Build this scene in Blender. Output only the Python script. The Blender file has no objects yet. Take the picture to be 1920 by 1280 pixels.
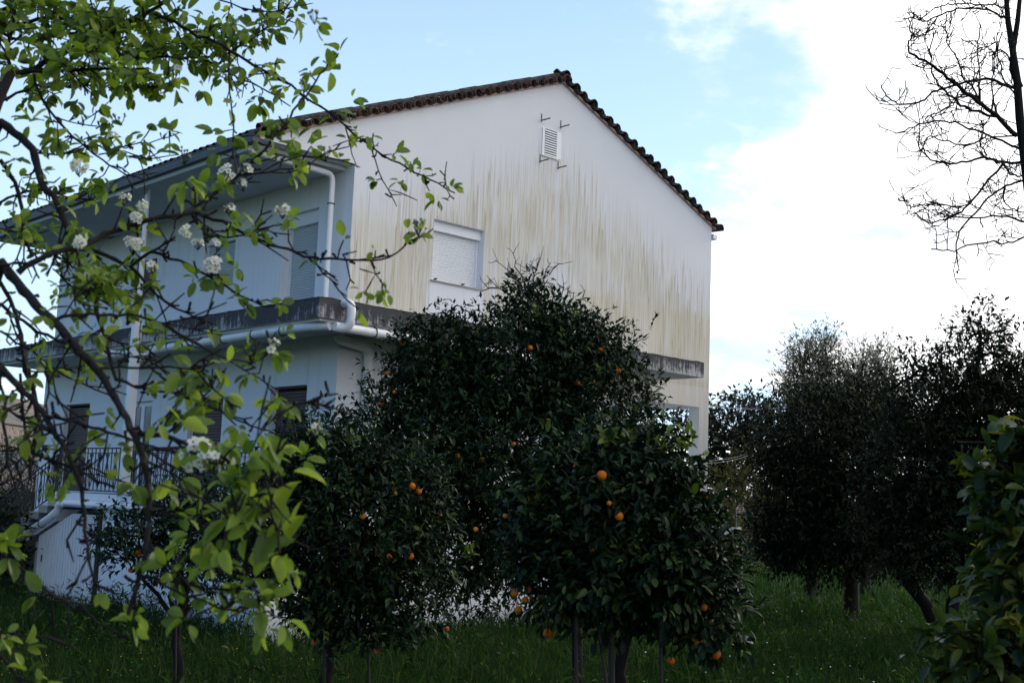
import bpy, math, random
import numpy as np
from mathutils import Vector, Matrix
random.seed(7); RNG = np.random.default_rng(11)
S = bpy.context.scene
COL = S.collection
PI = math.pi
# ------------------------------------------------------------------ camera
F_PX = 2240.0; PITCH = math.radians(7.485); ROLL = math.radians(2.245); EYE = 1.7
fw = np.array([0, math.cos(PITCH), math.sin(PITCH)]); rt = np.array([1.0, 0, 0]); up = np.cross(rt, fw)
RT = rt*math.cos(ROLL) + up*math.sin(ROLL); UP = -rt*math.sin(ROLL) + up*math.cos(ROLL)
cam = bpy.data.cameras.new('camera'); co = bpy.data.objects.new('camera', cam); COL.objects.link(co)
co.matrix_world = Matrix(((RT[0], UP[0], -fw[0], 0), (RT[1], UP[1], -fw[1], 0), (RT[2], UP[2], -fw[2], EYE), (0, 0, 0, 1)))
cam.sensor_width = 36.0; cam.lens = F_PX/1920*36.0; cam.clip_start = 0.05; cam.clip_end = 3000
cam.dof.use_dof = True; cam.dof.focus_distance = 20.0; cam.dof.aperture_fstop = 8.0
S.camera = co
# ------------------------------------------------------------------ sky, sun, exposure
SUN_AZ, SUN_EL = math.radians(52), math.radians(24)      # azimuth clockwise from the viewing direction (+Y)
SKY_STRENGTH = 0.10
w = bpy.data.worlds.new('World'); S.world = w; w.use_nodes = True
nt = w.node_tree; nt.nodes.clear()
class NB:
    """tiny node-building helper"""
    def __init__(s, tree): s.t = tree
    def n(s, typ, **kw):
        nd = s.t.nodes.new(typ)
        for k, v in kw.items(): setattr(nd, k, v)
        return nd
    def put(s, sock, v):
        if isinstance(v, bpy.types.NodeSocket): s.t.links.new(v, sock)
        elif v is not None:
            try: sock.default_value = v
            except Exception: sock.default_value = (*v, 1.0)
    def m(s, op, a, b=None, c=None, clamp=False):
        nd = s.n('ShaderNodeMath', operation=op); nd.use_clamp = clamp
        s.put(nd.inputs[0], a); s.put(nd.inputs[1], b)
        if c is not None: s.put(nd.inputs[2], c)
        return nd.outputs[0]
    def sm(s, x, a, b, lo=0.0, hi=1.0):
        nd = s.n('ShaderNodeMapRange', interpolation_type='SMOOTHSTEP')
        for i, v in enumerate((x, a, b, lo, hi)): s.put(nd.inputs[i], v)
        return nd.outputs[0]
    def mix(s, f, a, b, blend='MIX'):
        nd = s.n('ShaderNodeMix', data_type='RGBA', blend_type=blend)
        s.put(nd.inputs[0], f); s.put(nd.inputs[6], a); s.put(nd.inputs[7], b)
        return nd.outputs[2]
    def noise(s, vec=None, scale=5.0, detail=4.0, rough=0.55, dims='3D', w_=None, dist=0.0):
        nd = s.n('ShaderNodeTexNoise', noise_dimensions=dims)
        if vec is not None: s.put(nd.inputs['Vector'], vec)
        if w_ is not None: s.put(nd.inputs['W'], w_)
        s.put(nd.inputs['Scale'], scale); s.put(nd.inputs['Detail'], detail); s.put(nd.inputs['Roughness'], rough); s.put(nd.inputs['Distortion'], dist)
        return nd.outputs[0]
    def xyz(s, vec):
        nd = s.n('ShaderNodeSeparateXYZ'); s.put(nd.inputs[0], vec); return nd.outputs
    def vec(s, x, y, z):
        nd = s.n('ShaderNodeCombineXYZ'); s.put(nd.inputs[0], x); s.put(nd.inputs[1], y); s.put(nd.inputs[2], z); return nd.outputs[0]
    def scalev(s, vec, sc):
        nd = s.n('ShaderNodeMapping'); s.put(nd.inputs[0], vec); nd.inputs['Scale'].default_value = sc; return nd.outputs[0]
b = NB(nt)
sky = b.n('ShaderNodeTexSky', sky_type='NISHITA'); sky.sun_disc = False
sky.sun_elevation = SUN_EL; sky.sun_rotation = SUN_AZ; sky.air_density = 1.0; sky.dust_density = 0.6; sky.ozone_density = 1.6
tc = b.n('ShaderNodeTexCoord'); dv = tc.outputs['Generated']
dx, dy, dz = b.xyz(dv)
# clouds: a bank that grows towards the right side of the sky, with ragged cumulus edges, and loose wisps elsewhere
zc = b.m('MAXIMUM', b.m('ADD', dz, 0.22), 0.08)
cp = b.vec(b.m('DIVIDE', dx, zc), b.m('DIVIDE', dy, zc), 0.0)
big = b.noise(cp, 1.15, 7, 0.56)
fine = b.noise(cp, 4.2, 8, 0.6)
sxd, syd = math.sin(SUN_AZ), math.cos(SUN_AZ)
toright = dx        # bank over the whole right half, extended out of view to whiten the gable
dens = b.m('ADD', b.m('MULTIPLY', b.m('SUBTRACT', big, 0.5), 1.25), b.m('MULTIPLY', b.m('SUBTRACT', fine, 0.5), 0.5))
bias = b.sm(toright, -0.03, 0.27, -0.17, 0.24)
cl = b.sm(b.m('ADD', dens, bias), 0.0, 0.20)
hazec = b.m('MULTIPLY', b.sm(dz, 0.0, 0.60, 0.78, 0.28), b.sm(dy, -0.2, 0.85, 0.05, 1.0))
skc = b.mix(1.0, sky.outputs[0], (0.66, 0.90, 1.22, 1), 'MULTIPLY')
hz = b.mix(hazec, skc, (6.3, 8.3, 10.1, 1))
cc = b.mix(b.sm(b.noise(cp, 2.3, 6, 0.55), 0.34, 0.66), (7.0, 7.1, 7.5, 1), (13.5, 13.4, 13.5, 1))
colw = b.mix(cl, hz, cc)
bg = b.n('ShaderNodeBackground'); b.put(bg.inputs[0], colw); bg.inputs[1].default_value = SKY_STRENGTH
wo = b.n('ShaderNodeOutputWorld'); nt.links.new(bg.outputs[0], wo.inputs[0])
sl = bpy.data.lights.new('sun', 'SUN'); sl.energy = 1.1; sl.angle = math.radians(14); sl.color = (1.0, 0.93, 0.83)
so = bpy.data.objects.new('sun', sl); COL.objects.link(so)
sd = Vector((math.sin(SUN_AZ)*math.cos(SUN_EL), math.cos(SUN_AZ)*math.cos(SUN_EL), math.sin(SUN_EL)))
so.rotation_euler = sd.to_track_quat('Z', 'Y').to_euler(); so.location = sd*60
vs = S.view_settings; vs.view_transform = 'Standard'; vs.look = 'None'; vs.exposure = 0.60; vs.gamma = 1.0; vs.use_curve_mapping = False
S.render.engine = 'CYCLES'
S.cycles.max_bounces = 8; S.cycles.transparent_max_bounces = 8

# ------------------------------------------------------------------ helpers
def P(px, py, Y):
    """world point seen at photograph pixel (px, py) at the distance Y straight ahead"""
    d = fw + RT*((px-960)/F_PX) - UP*((py-640)/F_PX)
    t = Y/d[1]; return np.array([d[0]*t, Y, EYE + d[2]*t])
def proj(p):
    q = np.asarray(p) - np.array([0, 0, EYE]); z = q@fw
    return 960 + F_PX*(q@RT)/z, 640 - F_PX*(q@UP)/z
GZ = -0.90
def ground(x, y):
    t = np.clip((np.asarray(y, float)-2.0)/13.0, 0, 1); return GZ*(t*t*(3-2*t))
def tag(o, label=None, cat=None, group=None, kind=None):
    if label: o['label'] = label
    if cat: o['category'] = cat
    if group: o['group'] = group
    if kind: o['kind'] = kind
    return o
def empty(name, loc, label, cat, group=None, rz=0.0):
    o = bpy.data.objects.new(name, None); COL.objects.link(o); o.location = loc; o.rotation_euler = (0, 0, rz)
    o.empty_display_size = 0.2
    return tag(o, label, cat, group)
class MB:
    def __init__(s): s.v = []; s.f = []; s.mi = []; s.sm = []
    def add(s, vs, fs, mi=0, smooth=False):
        o = len(s.v); s.v += [tuple(map(float, q)) for q in vs]
        for f in fs: s.f.append(tuple(o+i for i in f)); s.mi.append(mi); s.sm.append(smooth)
    def box(s, x0, x1, y0, y1, z0, z1, mi=0, mis=None):
        vs = [(x, y, z) for z in (z0, z1) for y in (y0, y1) for x in (x0, x1)]
        fs = [(0, 2, 3, 1), (4, 5, 7, 6), (0, 1, 5, 4), (2, 6, 7, 3), (0, 4, 6, 2), (1, 3, 7, 5)]   # bottom top y0 y1 x0 x1
        for i, f in enumerate(fs): s.add([vs[k] for k in f], [(0, 1, 2, 3)], mis[i] if mis else mi)
    def prism(s, poly, axis, a0, a1, mi=0):
        """poly of 2D points in the plane perpendicular to axis ('y': (x,z); 'x': (y,z))"""
        def at(q, a): return (q[0], a, q[1]) if axis == 'y' else (a, q[0], q[1])
        n = len(poly); vs = [at(q, a0) for q in poly] + [at(q, a1) for q in poly]
        fs = [tuple(range(n-1, -1, -1)), tuple(range(n, 2*n))] + [(i, (i+1) % n, n+(i+1) % n, n+i) for i in range(n)]
        s.add(vs, fs, mi)
    def tube(s, pts, rad, n=8, mi=0, cap=True):
        pts = [np.asarray(p, float) for p in pts]; m = len(pts)
        if not hasattr(rad, '__len__'): rad = [rad]*m
        t0 = pts[1]-pts[0]; t0 = t0/(np.linalg.norm(t0)+1e-9)
        a = np.cross(t0, [0, 0, 1.0]); 
        if np.linalg.norm(a) < 1e-3: a = np.cross(t0, [1.0, 0, 0])
        a /= np.linalg.norm(a); vs = []
        for i in range(m):
            t = pts[min(i+1, m-1)]-pts[max(i-1, 0)]; t = t/(np.linalg.norm(t)+1e-9)
            a = a - t*(a@t); a /= (np.linalg.norm(a)+1e-9); c = np.cross(t, a)
            for k in range(n):
                g = 2*PI*k/n; vs.append(pts[i] + rad[i]*(math.cos(g)*a + math.sin(g)*c))
        fs = [(i*n+k, i*n+(k+1) % n, (i+1)*n+(k+1) % n, (i+1)*n+k) for i in range(m-1) for k in range(n)]
        s.add(vs, fs, mi, True)
        if cap: s.add([vs[k] for k in range(n)][::-1], [tuple(range(n))], mi); s.add(vs[-n:], [tuple(range(n))], mi)
    def ball(s, c, r, nu=8, nv=6, mi=0, sz=1.0):
        vs = []; fs = []
        for j in range(nv+1):
            th = PI*j/nv
            for i in range(nu):
                ph = 2*PI*i/nu; vs.append((c[0]+r*math.sin(th)*math.cos(ph), c[1]+r*math.sin(th)*math.sin(ph), c[2]+sz*r*math.cos(th)))
        for j in range(nv):
            for i in range(nu): fs.append((j*nu+i, (j+1)*nu+i, (j+1)*nu+(i+1) % nu, j*nu+(i+1) % nu))
        s.add(vs, fs, mi, True)
    def mesh(s, name, mats, off=(0, 0, 0)):
        me = bpy.data.meshes.new(name)
        me.from_pydata([(v[0]-off[0], v[1]-off[1], v[2]-off[2]) for v in s.v], [], s.f)
        for m in (mats if isinstance(mats, (list, tuple)) else [mats]): me.materials.append(m)
        me.polygons.foreach_set('material_index', s.mi); me.polygons.foreach_set('use_smooth', s.sm); me.update()
        return me
    def build(s, name, mats, parent=None, off=(0, 0, 0)):
        return link(name, s.mesh(name, mats, off), parent)
def link(name, me, parent=None):
    o = bpy.data.objects.new(name, me); COL.objects.link(o)
    if parent: o.parent = parent
    return o

# ------------------------------------------------------------------ materials
def mat(name, base=(0.5, 0.5, 0.5), rough=0.6, spec=0.4, fn=None, metal=0.0, bump=None):
    m = bpy.data.materials.new(name); m.use_nodes = True; t = m.node_tree
    bs = t.nodes['Principled BSDF']; nb = NB(t)
    bs.inputs['Base Color'].default_value = (*base, 1); bs.inputs['Roughness'].default_value = rough
    bs.inputs['Specular IOR Level'].default_value = spec; bs.inputs['Metallic'].default_value = metal
    if fn:
        r = fn(nb, bs)
        if r is not None: nb.put(bs.inputs['Base Color'], r)
    return m
def bumpy(nb, bs, h, strength=0.3, dist=0.02):
    bp = nb.n('ShaderNodeBump'); bp.inputs['Strength'].default_value = strength; bp.inputs['Distance'].default_value = dist
    nb.put(bp.inputs['Height'], h); nb.t.links.new(bp.outputs[0], bs.inputs['Normal'])
def objc(nb): return nb.n('ShaderNodeTexCoord').outputs['Object']

HZ = 2.60                                   # house local z = eye-relative z + HZ
def f_gable(nb, bs):
    o = objc(nb); u, v, z = nb.xyz(o)
    roofl = nb.m('SUBTRACT', 8.83+HZ, nb.m('MULTIPLY', nb.m('ABSOLUTE', nb.m('SUBTRACT', u, 5.25)), 0.405))
    plaster = nb.noise(o, 1.3, 5); grain = nb.noise(o, 60, 3)
    c = nb.mix(plaster, (0.63, 0.645, 0.69, 1), (0.71, 0.72, 0.755, 1))
    # broad ochre film, streaky, thicker lower down
    st = nb.noise(nb.scalev(o, (7.0, 1, 0.28)), 1.0, 5, 0.6)
    big = nb.noise(nb.scalev(o, (0.55, 1, 0.30)), 1.0, 3, 0.5)
    low = nb.sm(nb.m('SUBTRACT', roofl, z), 0.8, 3.2)
    film = nb.m('MULTIPLY', nb.m('MULTIPLY', nb.sm(st, 0.25, 0.70), nb.sm(big, 0.30, 0.58)), low)
    film2 = nb.m('MULTIPLY', nb.sm(nb.m('ADD', z, nb.m('MULTIPLY', st, 0.5)), 4.6+HZ, 5.0+HZ, 1.0, 0.0), nb.m('MULTIPLY', nb.sm(u, 5.4, 6.2), nb.sm(st, 0.25, 0.62, 0.35, 1.0)))
    film3 = nb.m('MULTIPLY', nb.sm(u, 1.6, 1.9, 1.0, 0.0), nb.m('MULTIPLY', nb.sm(z, 4.7+HZ, 5.4+HZ, 1.0, 0.0), nb.sm(st, 0.25, 0.6, 0.3, 1.0)))
    film = nb.m('MAXIMUM', nb.m('MAXIMUM', film, nb.m('MULTIPLY', film2, 1.0)), nb.m('MULTIPLY', film3, 0.8))
    # the two patches washed clean under the window and under the vent
    cw = nb.m('MULTIPLY', nb.m('MULTIPLY', nb.sm(u, 1.86, 1.9), nb.sm(u, 3.22, 3.26, 1.0, 0.0)), nb.sm(z, 4.03+HZ, 4.06+HZ, 1.0, 0.0))
    cv = nb.m('MULTIPLY', nb.m('MULTIPLY', nb.sm(u, 5.16, 5.22), nb.sm(u, 5.28, 5.34, 1.0, 0.0)), nb.m('MULTIPLY', nb.sm(z, 6.95+HZ, 7.05+HZ, 0.55, 0.0), nb.sm(z, 4.8+HZ, 6.4+HZ)))
    clean = nb.m('SUBTRACT', 1.0, nb.m('MAXIMUM', nb.m('MULTIPLY', cw, 0.93), cv))
    film = nb.m('MULTIPLY', film, clean)
    film = nb.m('MULTIPLY', film, nb.m('MAXIMUM', nb.sm(z, 2.70+HZ, 2.80+HZ), nb.sm(u, 7.0, 7.6, 0.05, 0.8)))
    c = nb.mix(nb.m('MULTIPLY', film, 0.66), c, (0.58, 0.51, 0.345, 1))
    # pointed algae flames: each starts at its own height and fades downwards
    tot = None
    for i, (fr, amp, on, k, thr) in enumerate(((9.0, 4.6, 0.4, 1.8, 0.47), (21.0, 4.2, 0.6, 3.0, 0.47), (36.0, 3.6, 1.2, 3.4, 0.45), (13.0, 4.6, 1.7, 2.3, 0.46), (29.0, 3.6, 2.5, 3.0, 0.43))):
        h = nb.noise(None, fr, 2.0, 0.5, '1D', nb.m('ADD', u, 13.7*i+3.1))
        top = nb.m('ADD', nb.m('SUBTRACT', roofl, on), nb.m('MULTIPLY', nb.m('SUBTRACT', h, 0.72), amp*1.9))
        diff = nb.m('SUBTRACT', top, z)
        msk = nb.m('MULTIPLY', nb.sm(diff, 0.0, 0.10), nb.m('POWER', 2.718, nb.m('MULTIPLY', nb.m('MAXIMUM', diff, 0.0), -k)))
        area = nb.sm(nb.noise(nb.scalev(o, (0.9, 1, 0.5)), 1.0, 2, 0.5, '4D', 5.0*i+1), thr-0.05, thr+0.08)
        one = nb.m('MULTIPLY', msk, area)
        tot = one if tot is None else nb.m('MAXIMUM', tot, one)
    tot = nb.m('MULTIPLY', nb.m('MULTIPLY', tot, clean), nb.m('MAXIMUM', nb.sm(z, 2.70+HZ, 2.80+HZ), nb.sm(u, 7.0, 7.6, 0.0, 0.5)))
    tot = nb.m('MULTIPLY', tot, nb.sm(nb.m('SUBTRACT', roofl, z), 0.9, 1.7))
    c = nb.mix(nb.m('MULTIPLY', tot, 0.78), c, (0.255, 0.20, 0.066, 1))
    fine = nb.noise(nb.scalev(o, (38.0, 1, 0.7)), 1.0, 3, 0.6)
    fm = nb.m('MULTIPLY', nb.sm(z, 2.70+HZ, 2.80+HZ, 0.1, 1.0), nb.m('MULTIPLY', nb.sm(fine, 0.56, 0.72), nb.sm(nb.m('SUBTRACT', roofl, z), 0.8, 3.0)))
    fm = nb.m('MULTIPLY', fm, clean)
    c = nb.mix(nb.m('MULTIPLY', fm, 0.55), c, (0.36, 0.30, 0.15, 1))
    bumpy(nb, bs, nb.m('ADD', grain, nb.m('MULTIPLY', plaster, 2)), 0.10, 0.01)
    return c
M_gable = mat('stained_render', rough=0.9, spec=0.2, fn=f_gable)
def f_white(nb, bs):
    o = objc(nb); n = nb.noise(o, 0.9, 5); g = nb.noise(nb.scalev(o, (6, 6, 0.5)), 1.0, 4)
    c = nb.mix(n, (0.71, 0.73, 0.76, 1), (0.79, 0.80, 0.82, 1))
    c = nb.mix(nb.sm(g, 0.52, 0.78, 0, 0.42), c, (0.50, 0.49, 0.45, 1))
    bumpy(nb, bs, nb.noise(o, 70, 3), 0.08, 0.01); return c
M_white = mat('white_render', rough=0.85, spec=0.25, fn=f_white)
def f_fascia(nb, bs):
    o = objc(nb); u, v, z = nb.xyz(o)
    st = nb.noise(nb.scalev(o, (16, 16, 1.2)), 1.0, 6, 0.65); sp = nb.noise(o, 26, 5, 0.7); big = nb.noise(o, 0.8, 3)
    hrel = nb.m('DIVIDE', nb.m('SUBTRACT', z, 2.75+HZ), 0.32)
    k = nb.m('ADD', nb.m('ADD', nb.m('MULTIPLY', hrel, 0.50), nb.m('MULTIPLY', nb.m('SUBTRACT', st, 0.5), 1.6)), nb.m('MULTIPLY', nb.m('SUBTRACT', big, 0.5), 1.1))
    right = nb.m('MULTIPLY', nb.sm(u, 3.5, 7.5), 0.20)
    far = nb.m('MULTIPLY', nb.sm(v, 0.0, 3.0), 0.26)
    k = nb.m('ADD', nb.m('SUBTRACT', nb.m('SUBTRACT', k, right), far), nb.m('ADD', 0.10, nb.m('MULTIPLY', nb.m('SUBTRACT', nb.noise(o, 9, 5, 0.7), 0.5), 1.2)))
    c = nb.mix(nb.sm(k, -0.30, 0.25), (0.45, 0.445, 0.45, 1), (0.062, 0.062, 0.068, 1))
    c = nb.mix(nb.sm(sp, 0.60, 0.74, 0, 0.7), c, (0.33, 0.33, 0.33, 1))
    c = nb.mix(nb.sm(sp, 0.30, 0.40, 0.7, 0.0), c, (0.035, 0.034, 0.034, 1))
    c = nb.mix(nb.sm(hrel, 0.90, 1.0, 0.0, 0.7), c, (0.045, 0.042, 0.036, 1))
    bumpy(nb, bs, sp, 0.5, 0.02); return c
M_fascia = mat('weathered_concrete', rough=0.95, spec=0.2, fn=f_fascia)
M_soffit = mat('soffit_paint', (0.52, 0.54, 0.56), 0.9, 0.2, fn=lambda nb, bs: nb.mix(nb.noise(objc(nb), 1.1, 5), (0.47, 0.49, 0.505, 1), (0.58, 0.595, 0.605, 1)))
def f_pvc(nb, bs):
    o = objc(nb); n = nb.noise(o, 3.5, 5)
    return nb.mix(nb.sm(n, 0.55, 0.75, 0, 0.5), (0.74, 0.75, 0.77, 1), (0.50, 0.46, 0.38, 1))
M_pvc = mat('white_pipe', rough=0.4, fn=f_pvc)
M_rust = mat('weathered_iron', rough=0.8, fn=lambda nb, bs: nb.mix(nb.noise(objc(nb), 12, 4), (0.10, 0.09, 0.085, 1), (0.26, 0.24, 0.21, 1)))
M_clamp = mat('dark_iron', (0.035, 0.034, 0.036), 0.55, 0.4)
M_grey = mat('grey_gutter', rough=0.55, fn=lambda nb, bs: nb.mix(nb.noise(objc(nb), 3, 4), (0.05, 0.057, 0.065, 1), (0.10, 0.11, 0.12, 1)))
M_shut = mat('white_shutter', rough=0.45, fn=lambda nb, bs: nb.mix(nb.noise(objc(nb), 2, 3), (0.74, 0.76, 0.79, 1), (0.80, 0.81, 0.83, 1)))
M_shut2 = mat('pale_grey_shutter', rough=0.55, fn=lambda nb, bs: nb.mix(nb.noise(objc(nb), 2, 3), (0.42, 0.46, 0.48, 1), (0.52, 0.55, 0.57, 1)))
M_brown = mat('brown_shutter', rough=0.6, fn=lambda nb, bs: nb.mix(nb.noise(objc(nb), 3, 3), (0.092, 0.062, 0.060, 1), (0.125, 0.086, 0.082, 1)))
M_dark = mat('dark_void', (0.02, 0.02, 0.022), 0.8, 0.2)  # near-black, standing in for the shade behind slats and boards
M_stone = mat('sill_stone', (0.30, 0.27, 0.25), 0.7, 0.3, fn=lambda nb, bs: nb.mix(nb.noise(objc(nb), 14, 5), (0.22, 0.20, 0.19, 1), (0.42, 0.39, 0.37, 1)))
M_slate = mat('step_stone', fn=lambda nb, bs: nb.mix(nb.noise(objc(nb), 9, 5), (0.12, 0.13, 0.16, 1), (0.19, 0.20, 0.235, 1)), rough=0.6)
M_cream = mat('cream_block', fn=lambda nb, bs: nb.mix(nb.noise(objc(nb), 5, 5), (0.36, 0.33, 0.28, 1), (0.50, 0.46, 0.40, 1)), rough=0.9)
M_curtain = mat('curtained_glass', (0.16, 0.20, 0.24), 0.12, 0.6, fn=lambda nb, bs: nb.mix(nb.sm(nb.noise(nb.scalev(objc(nb), (30, 30, 0.4)), 1, 2), 0.4, 0.6), (0.09, 0.12, 0.15, 1), (0.25, 0.30, 0.34, 1)))
def f_tile(nb, bs):
    o = objc(nb); rnd = nb.n('ShaderNodeObjectInfo').outputs['Random']
    n = nb.noise(o, 9, 5, 0.65, '4D', nb.m('MULTIPLY', rnd, 40)); lich = nb.noise(o, 22, 4, 0.7, '4D', nb.m('MULTIPLY', rnd, 17))
    c = nb.mix(rnd, (0.125, 0.055, 0.038, 1), (0.18, 0.085, 0.06, 1))
    c = nb.mix(nb.sm(n, 0.38, 0.58, 0, 0.9), c, (0.040, 0.034, 0.030, 1))
    return nb.mix(nb.sm(lich, 0.62, 0.74, 0, 0.6), c, (0.20, 0.19, 0.15, 1))
M_tile = mat('terracotta_tile', rough=0.9, spec=0.2, fn=f_tile)
M_tiledark = mat('mossy_tile', rough=0.95, spec=0.2, fn=lambda nb, bs: nb.mix(nb.sm(nb.noise(objc(nb), 11, 5), 0.45, 0.7), (0.034, 0.033, 0.032, 1), (0.125, 0.105, 0.09, 1)))
M_mortar = mat('pink_mortar', (0.46, 0.33, 0.29), 0.95, 0.1)
def f_leafmat(cols, tr, rough, spec, veins=False):
    """leaf shader: colour ramps over the per-leaf random value, part of the light passes through"""
    def make(name):
        m = bpy.data.materials.new(name); m.use_nodes = True; t = m.node_tree; nb = NB(t); bs = t.nodes['Principled BSDF']; out = t.nodes['Material Output']
        at = nb.n('ShaderNodeAttribute', attribute_name='var').outputs['Fac']
        rnd = nb.n('ShaderNodeObjectInfo').outputs['Random']
        k = nb.m('FRACT', nb.m('ADD', at, rnd))
        rp = nb.n('ShaderNodeValToRGB'); nb.put(rp.inputs[0], k); cr = rp.color_ramp
        while len(cr.elements) < len(cols): cr.elements.new(0.5)
        for e, (pos, c) in zip(cr.elements, cols): e.position = pos; e.color = (*c, 1)
        n = nb.noise(objc(nb), 40 if veins else 25, 3)
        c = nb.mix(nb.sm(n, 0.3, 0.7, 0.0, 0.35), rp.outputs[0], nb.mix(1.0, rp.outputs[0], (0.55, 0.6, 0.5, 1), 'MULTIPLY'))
        nb.put(bs.inputs['Base Color'], c); bs.inputs['Roughness'].default_value = rough; bs.inputs['Specular IOR Level'].default_value = spec
        tl = nb.n('ShaderNodeBsdfTranslucent'); nb.put(tl.inputs[0], nb.mix(1.0, c, (1.25, 1.3, 0.55, 1), 'MULTIPLY'))
        mx = nb.n('ShaderNodeMixShader'); mx.inputs[0].default_value = tr
        t.links.new(bs.outputs[0], mx.inputs[1]); t.links.new(tl.outputs[0], mx.inputs[2]); t.links.new(mx.outputs[0], out.inputs[0]); return m
    return make
M_citrus = f_leafmat([(0.0, (0.005, 0.014, 0.008)), (0.45, (0.008, 0.023, 0.010)), (0.88, (0.015, 0.036, 0.012)), (0.96, (0.045, 0.070, 0.018)), (1.0, (0.09, 0.13, 0.025))], 0.07, 0.46, 0.13)('citrus_leaf')
M_citrus2 = f_leafmat([(0.0, (0.014, 0.030, 0.012)), (0.45, (0.030, 0.058, 0.015)), (0.82, (0.085, 0.120, 0.020)), (1.0, (0.26, 0.23, 0.03))], 0.3, 0.36, 0.3)('near_citrus_leaf')
M_pear = f_leafmat([(0.0, (0.060, 0.105, 0.025)), (0.3, (0.125, 0.200, 0.033)), (0.75, (0.205, 0.290, 0.042)), (1.0, (0.29, 0.36, 0.065))], 0.5, 0.42, 0.3, True)('pear_leaf')
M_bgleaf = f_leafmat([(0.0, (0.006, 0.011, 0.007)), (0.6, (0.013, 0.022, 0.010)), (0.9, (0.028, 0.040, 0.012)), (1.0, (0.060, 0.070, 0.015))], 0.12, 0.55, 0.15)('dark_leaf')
M_olive = f_leafmat([(0.0, (0.10, 0.115, 0.10)), (0.6, (0.15, 0.165, 0.145)), (1.0, (0.23, 0.24, 0.20))], 0.25, 0.6, 0.3)('olive_leaf')
M_far = f_leafmat([(0.0, (0.024, 0.029, 0.022)), (0.7, (0.045, 0.050, 0.034)), (1.0, (0.085, 0.080, 0.04))], 0.15, 0.7, 0.2)('far_leaf')  # leaf colours lightened to paint in the haze of distance
M_weed = f_leafmat([(0.0, (0.055, 0.053, 0.028)), (0.6, (0.105, 0.096, 0.045)), (1.0, (0.19, 0.17, 0.06))], 0.25, 0.7, 0.2)('dry_weed')
M_grass = f_leafmat([(0.0, (0.011, 0.029, 0.009)), (0.6, (0.024, 0.063, 0.015)), (0.93, (0.050, 0.105, 0.023)), (1.0, (0.14, 0.14, 0.055))], 0.42, 0.6, 0.10)('grass_blade')
M_bark = mat('pear_bark', rough=0.9, spec=0.2, fn=lambda nb, bs: nb.mix(nb.sm(nb.noise(objc(nb), 28, 5), 0.55, 0.75), (0.013, 0.011, 0.011, 1), (0.055, 0.052, 0.036, 1)))
M_bark2 = mat('dark_bark', rough=0.95, spec=0.15, fn=lambda nb, bs: nb.mix(nb.noise(nb.scalev(objc(nb), (14, 14, 3)), 1, 5), (0.006, 0.005, 0.005, 1), (0.022, 0.019, 0.017, 1)))
M_twig = mat('grey_twig', (0.13, 0.12, 0.11), 0.9, 0.2)
M_stake = mat('old_stake_wood', rough=0.9, fn=lambda nb, bs: nb.mix(nb.noise(nb.scalev(objc(nb), (20, 20, 2)), 1, 4), (0.014, 0.011, 0.010, 1), (0.040, 0.031, 0.027, 1)))
def f_orange(nb, bs):
    rnd = nb.n('ShaderNodeObjectInfo').outputs['Random']
    bumpy(nb, bs, nb.noise(objc(nb), 220, 2), 0.25, 0.002)
    return nb.mix(rnd, (0.50, 0.085, 0.003, 1), (0.60, 0.20, 0.006, 1))
M_orange = mat('orange_peel', rough=0.5, spec=0.25, fn=f_orange)
M_petal = f_leafmat([(0.0, (0.66, 0.66, 0.66)), (1.0, (0.80, 0.80, 0.80))], 0.3, 0.6, 0.2)('petal')
M_bud = mat('flower_bud', (0.22, 0.24, 0.17), 0.7, 0.3)
M_yellow = mat('yellow_petals', (0.42, 0.36, 0.03), 0.7, 0.2); M_wf = mat('white_umbel', (0.62, 0.64, 0.62), 0.7, 0.2)
M_wire = mat('cable_grey', (0.28, 0.29, 0.30), 0.5, 0.4)
def f_ground(nb, bs):
    o = objc(nb); n = nb.noise(o, 0.5, 6); f = nb.noise(o, 18, 5)
    c = nb.mix(n, (0.020, 0.045, 0.012, 1), (0.040, 0.070, 0.020, 1)); c = nb.mix(nb.sm(f, 0.45, 0.65, 0, 0.6), c, (0.018, 0.022, 0.010, 1))
    bumpy(nb, bs, f, 1.0, 0.08); return c
M_ground = mat('meadow_soil', rough=1.0, spec=0.1, fn=f_ground)
def f_hill(nb, bs):
    o = objc(nb); n = nb.noise(o, 0.05, 6); f = nb.noise(o, 0.35, 5)
    c = nb.mix(nb.sm(n, 0.4, 0.6), (0.13, 0.15, 0.16, 1), (0.30, 0.24, 0.18, 1)); return nb.mix(nb.sm(f, 0.5, 0.7), c, (0.16, 0.16, 0.15, 1))
M_hill = mat('far_hillside', rough=1.0, spec=0.0, fn=f_hill)  # distance haze is put into the blue-grey of these colours

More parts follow.
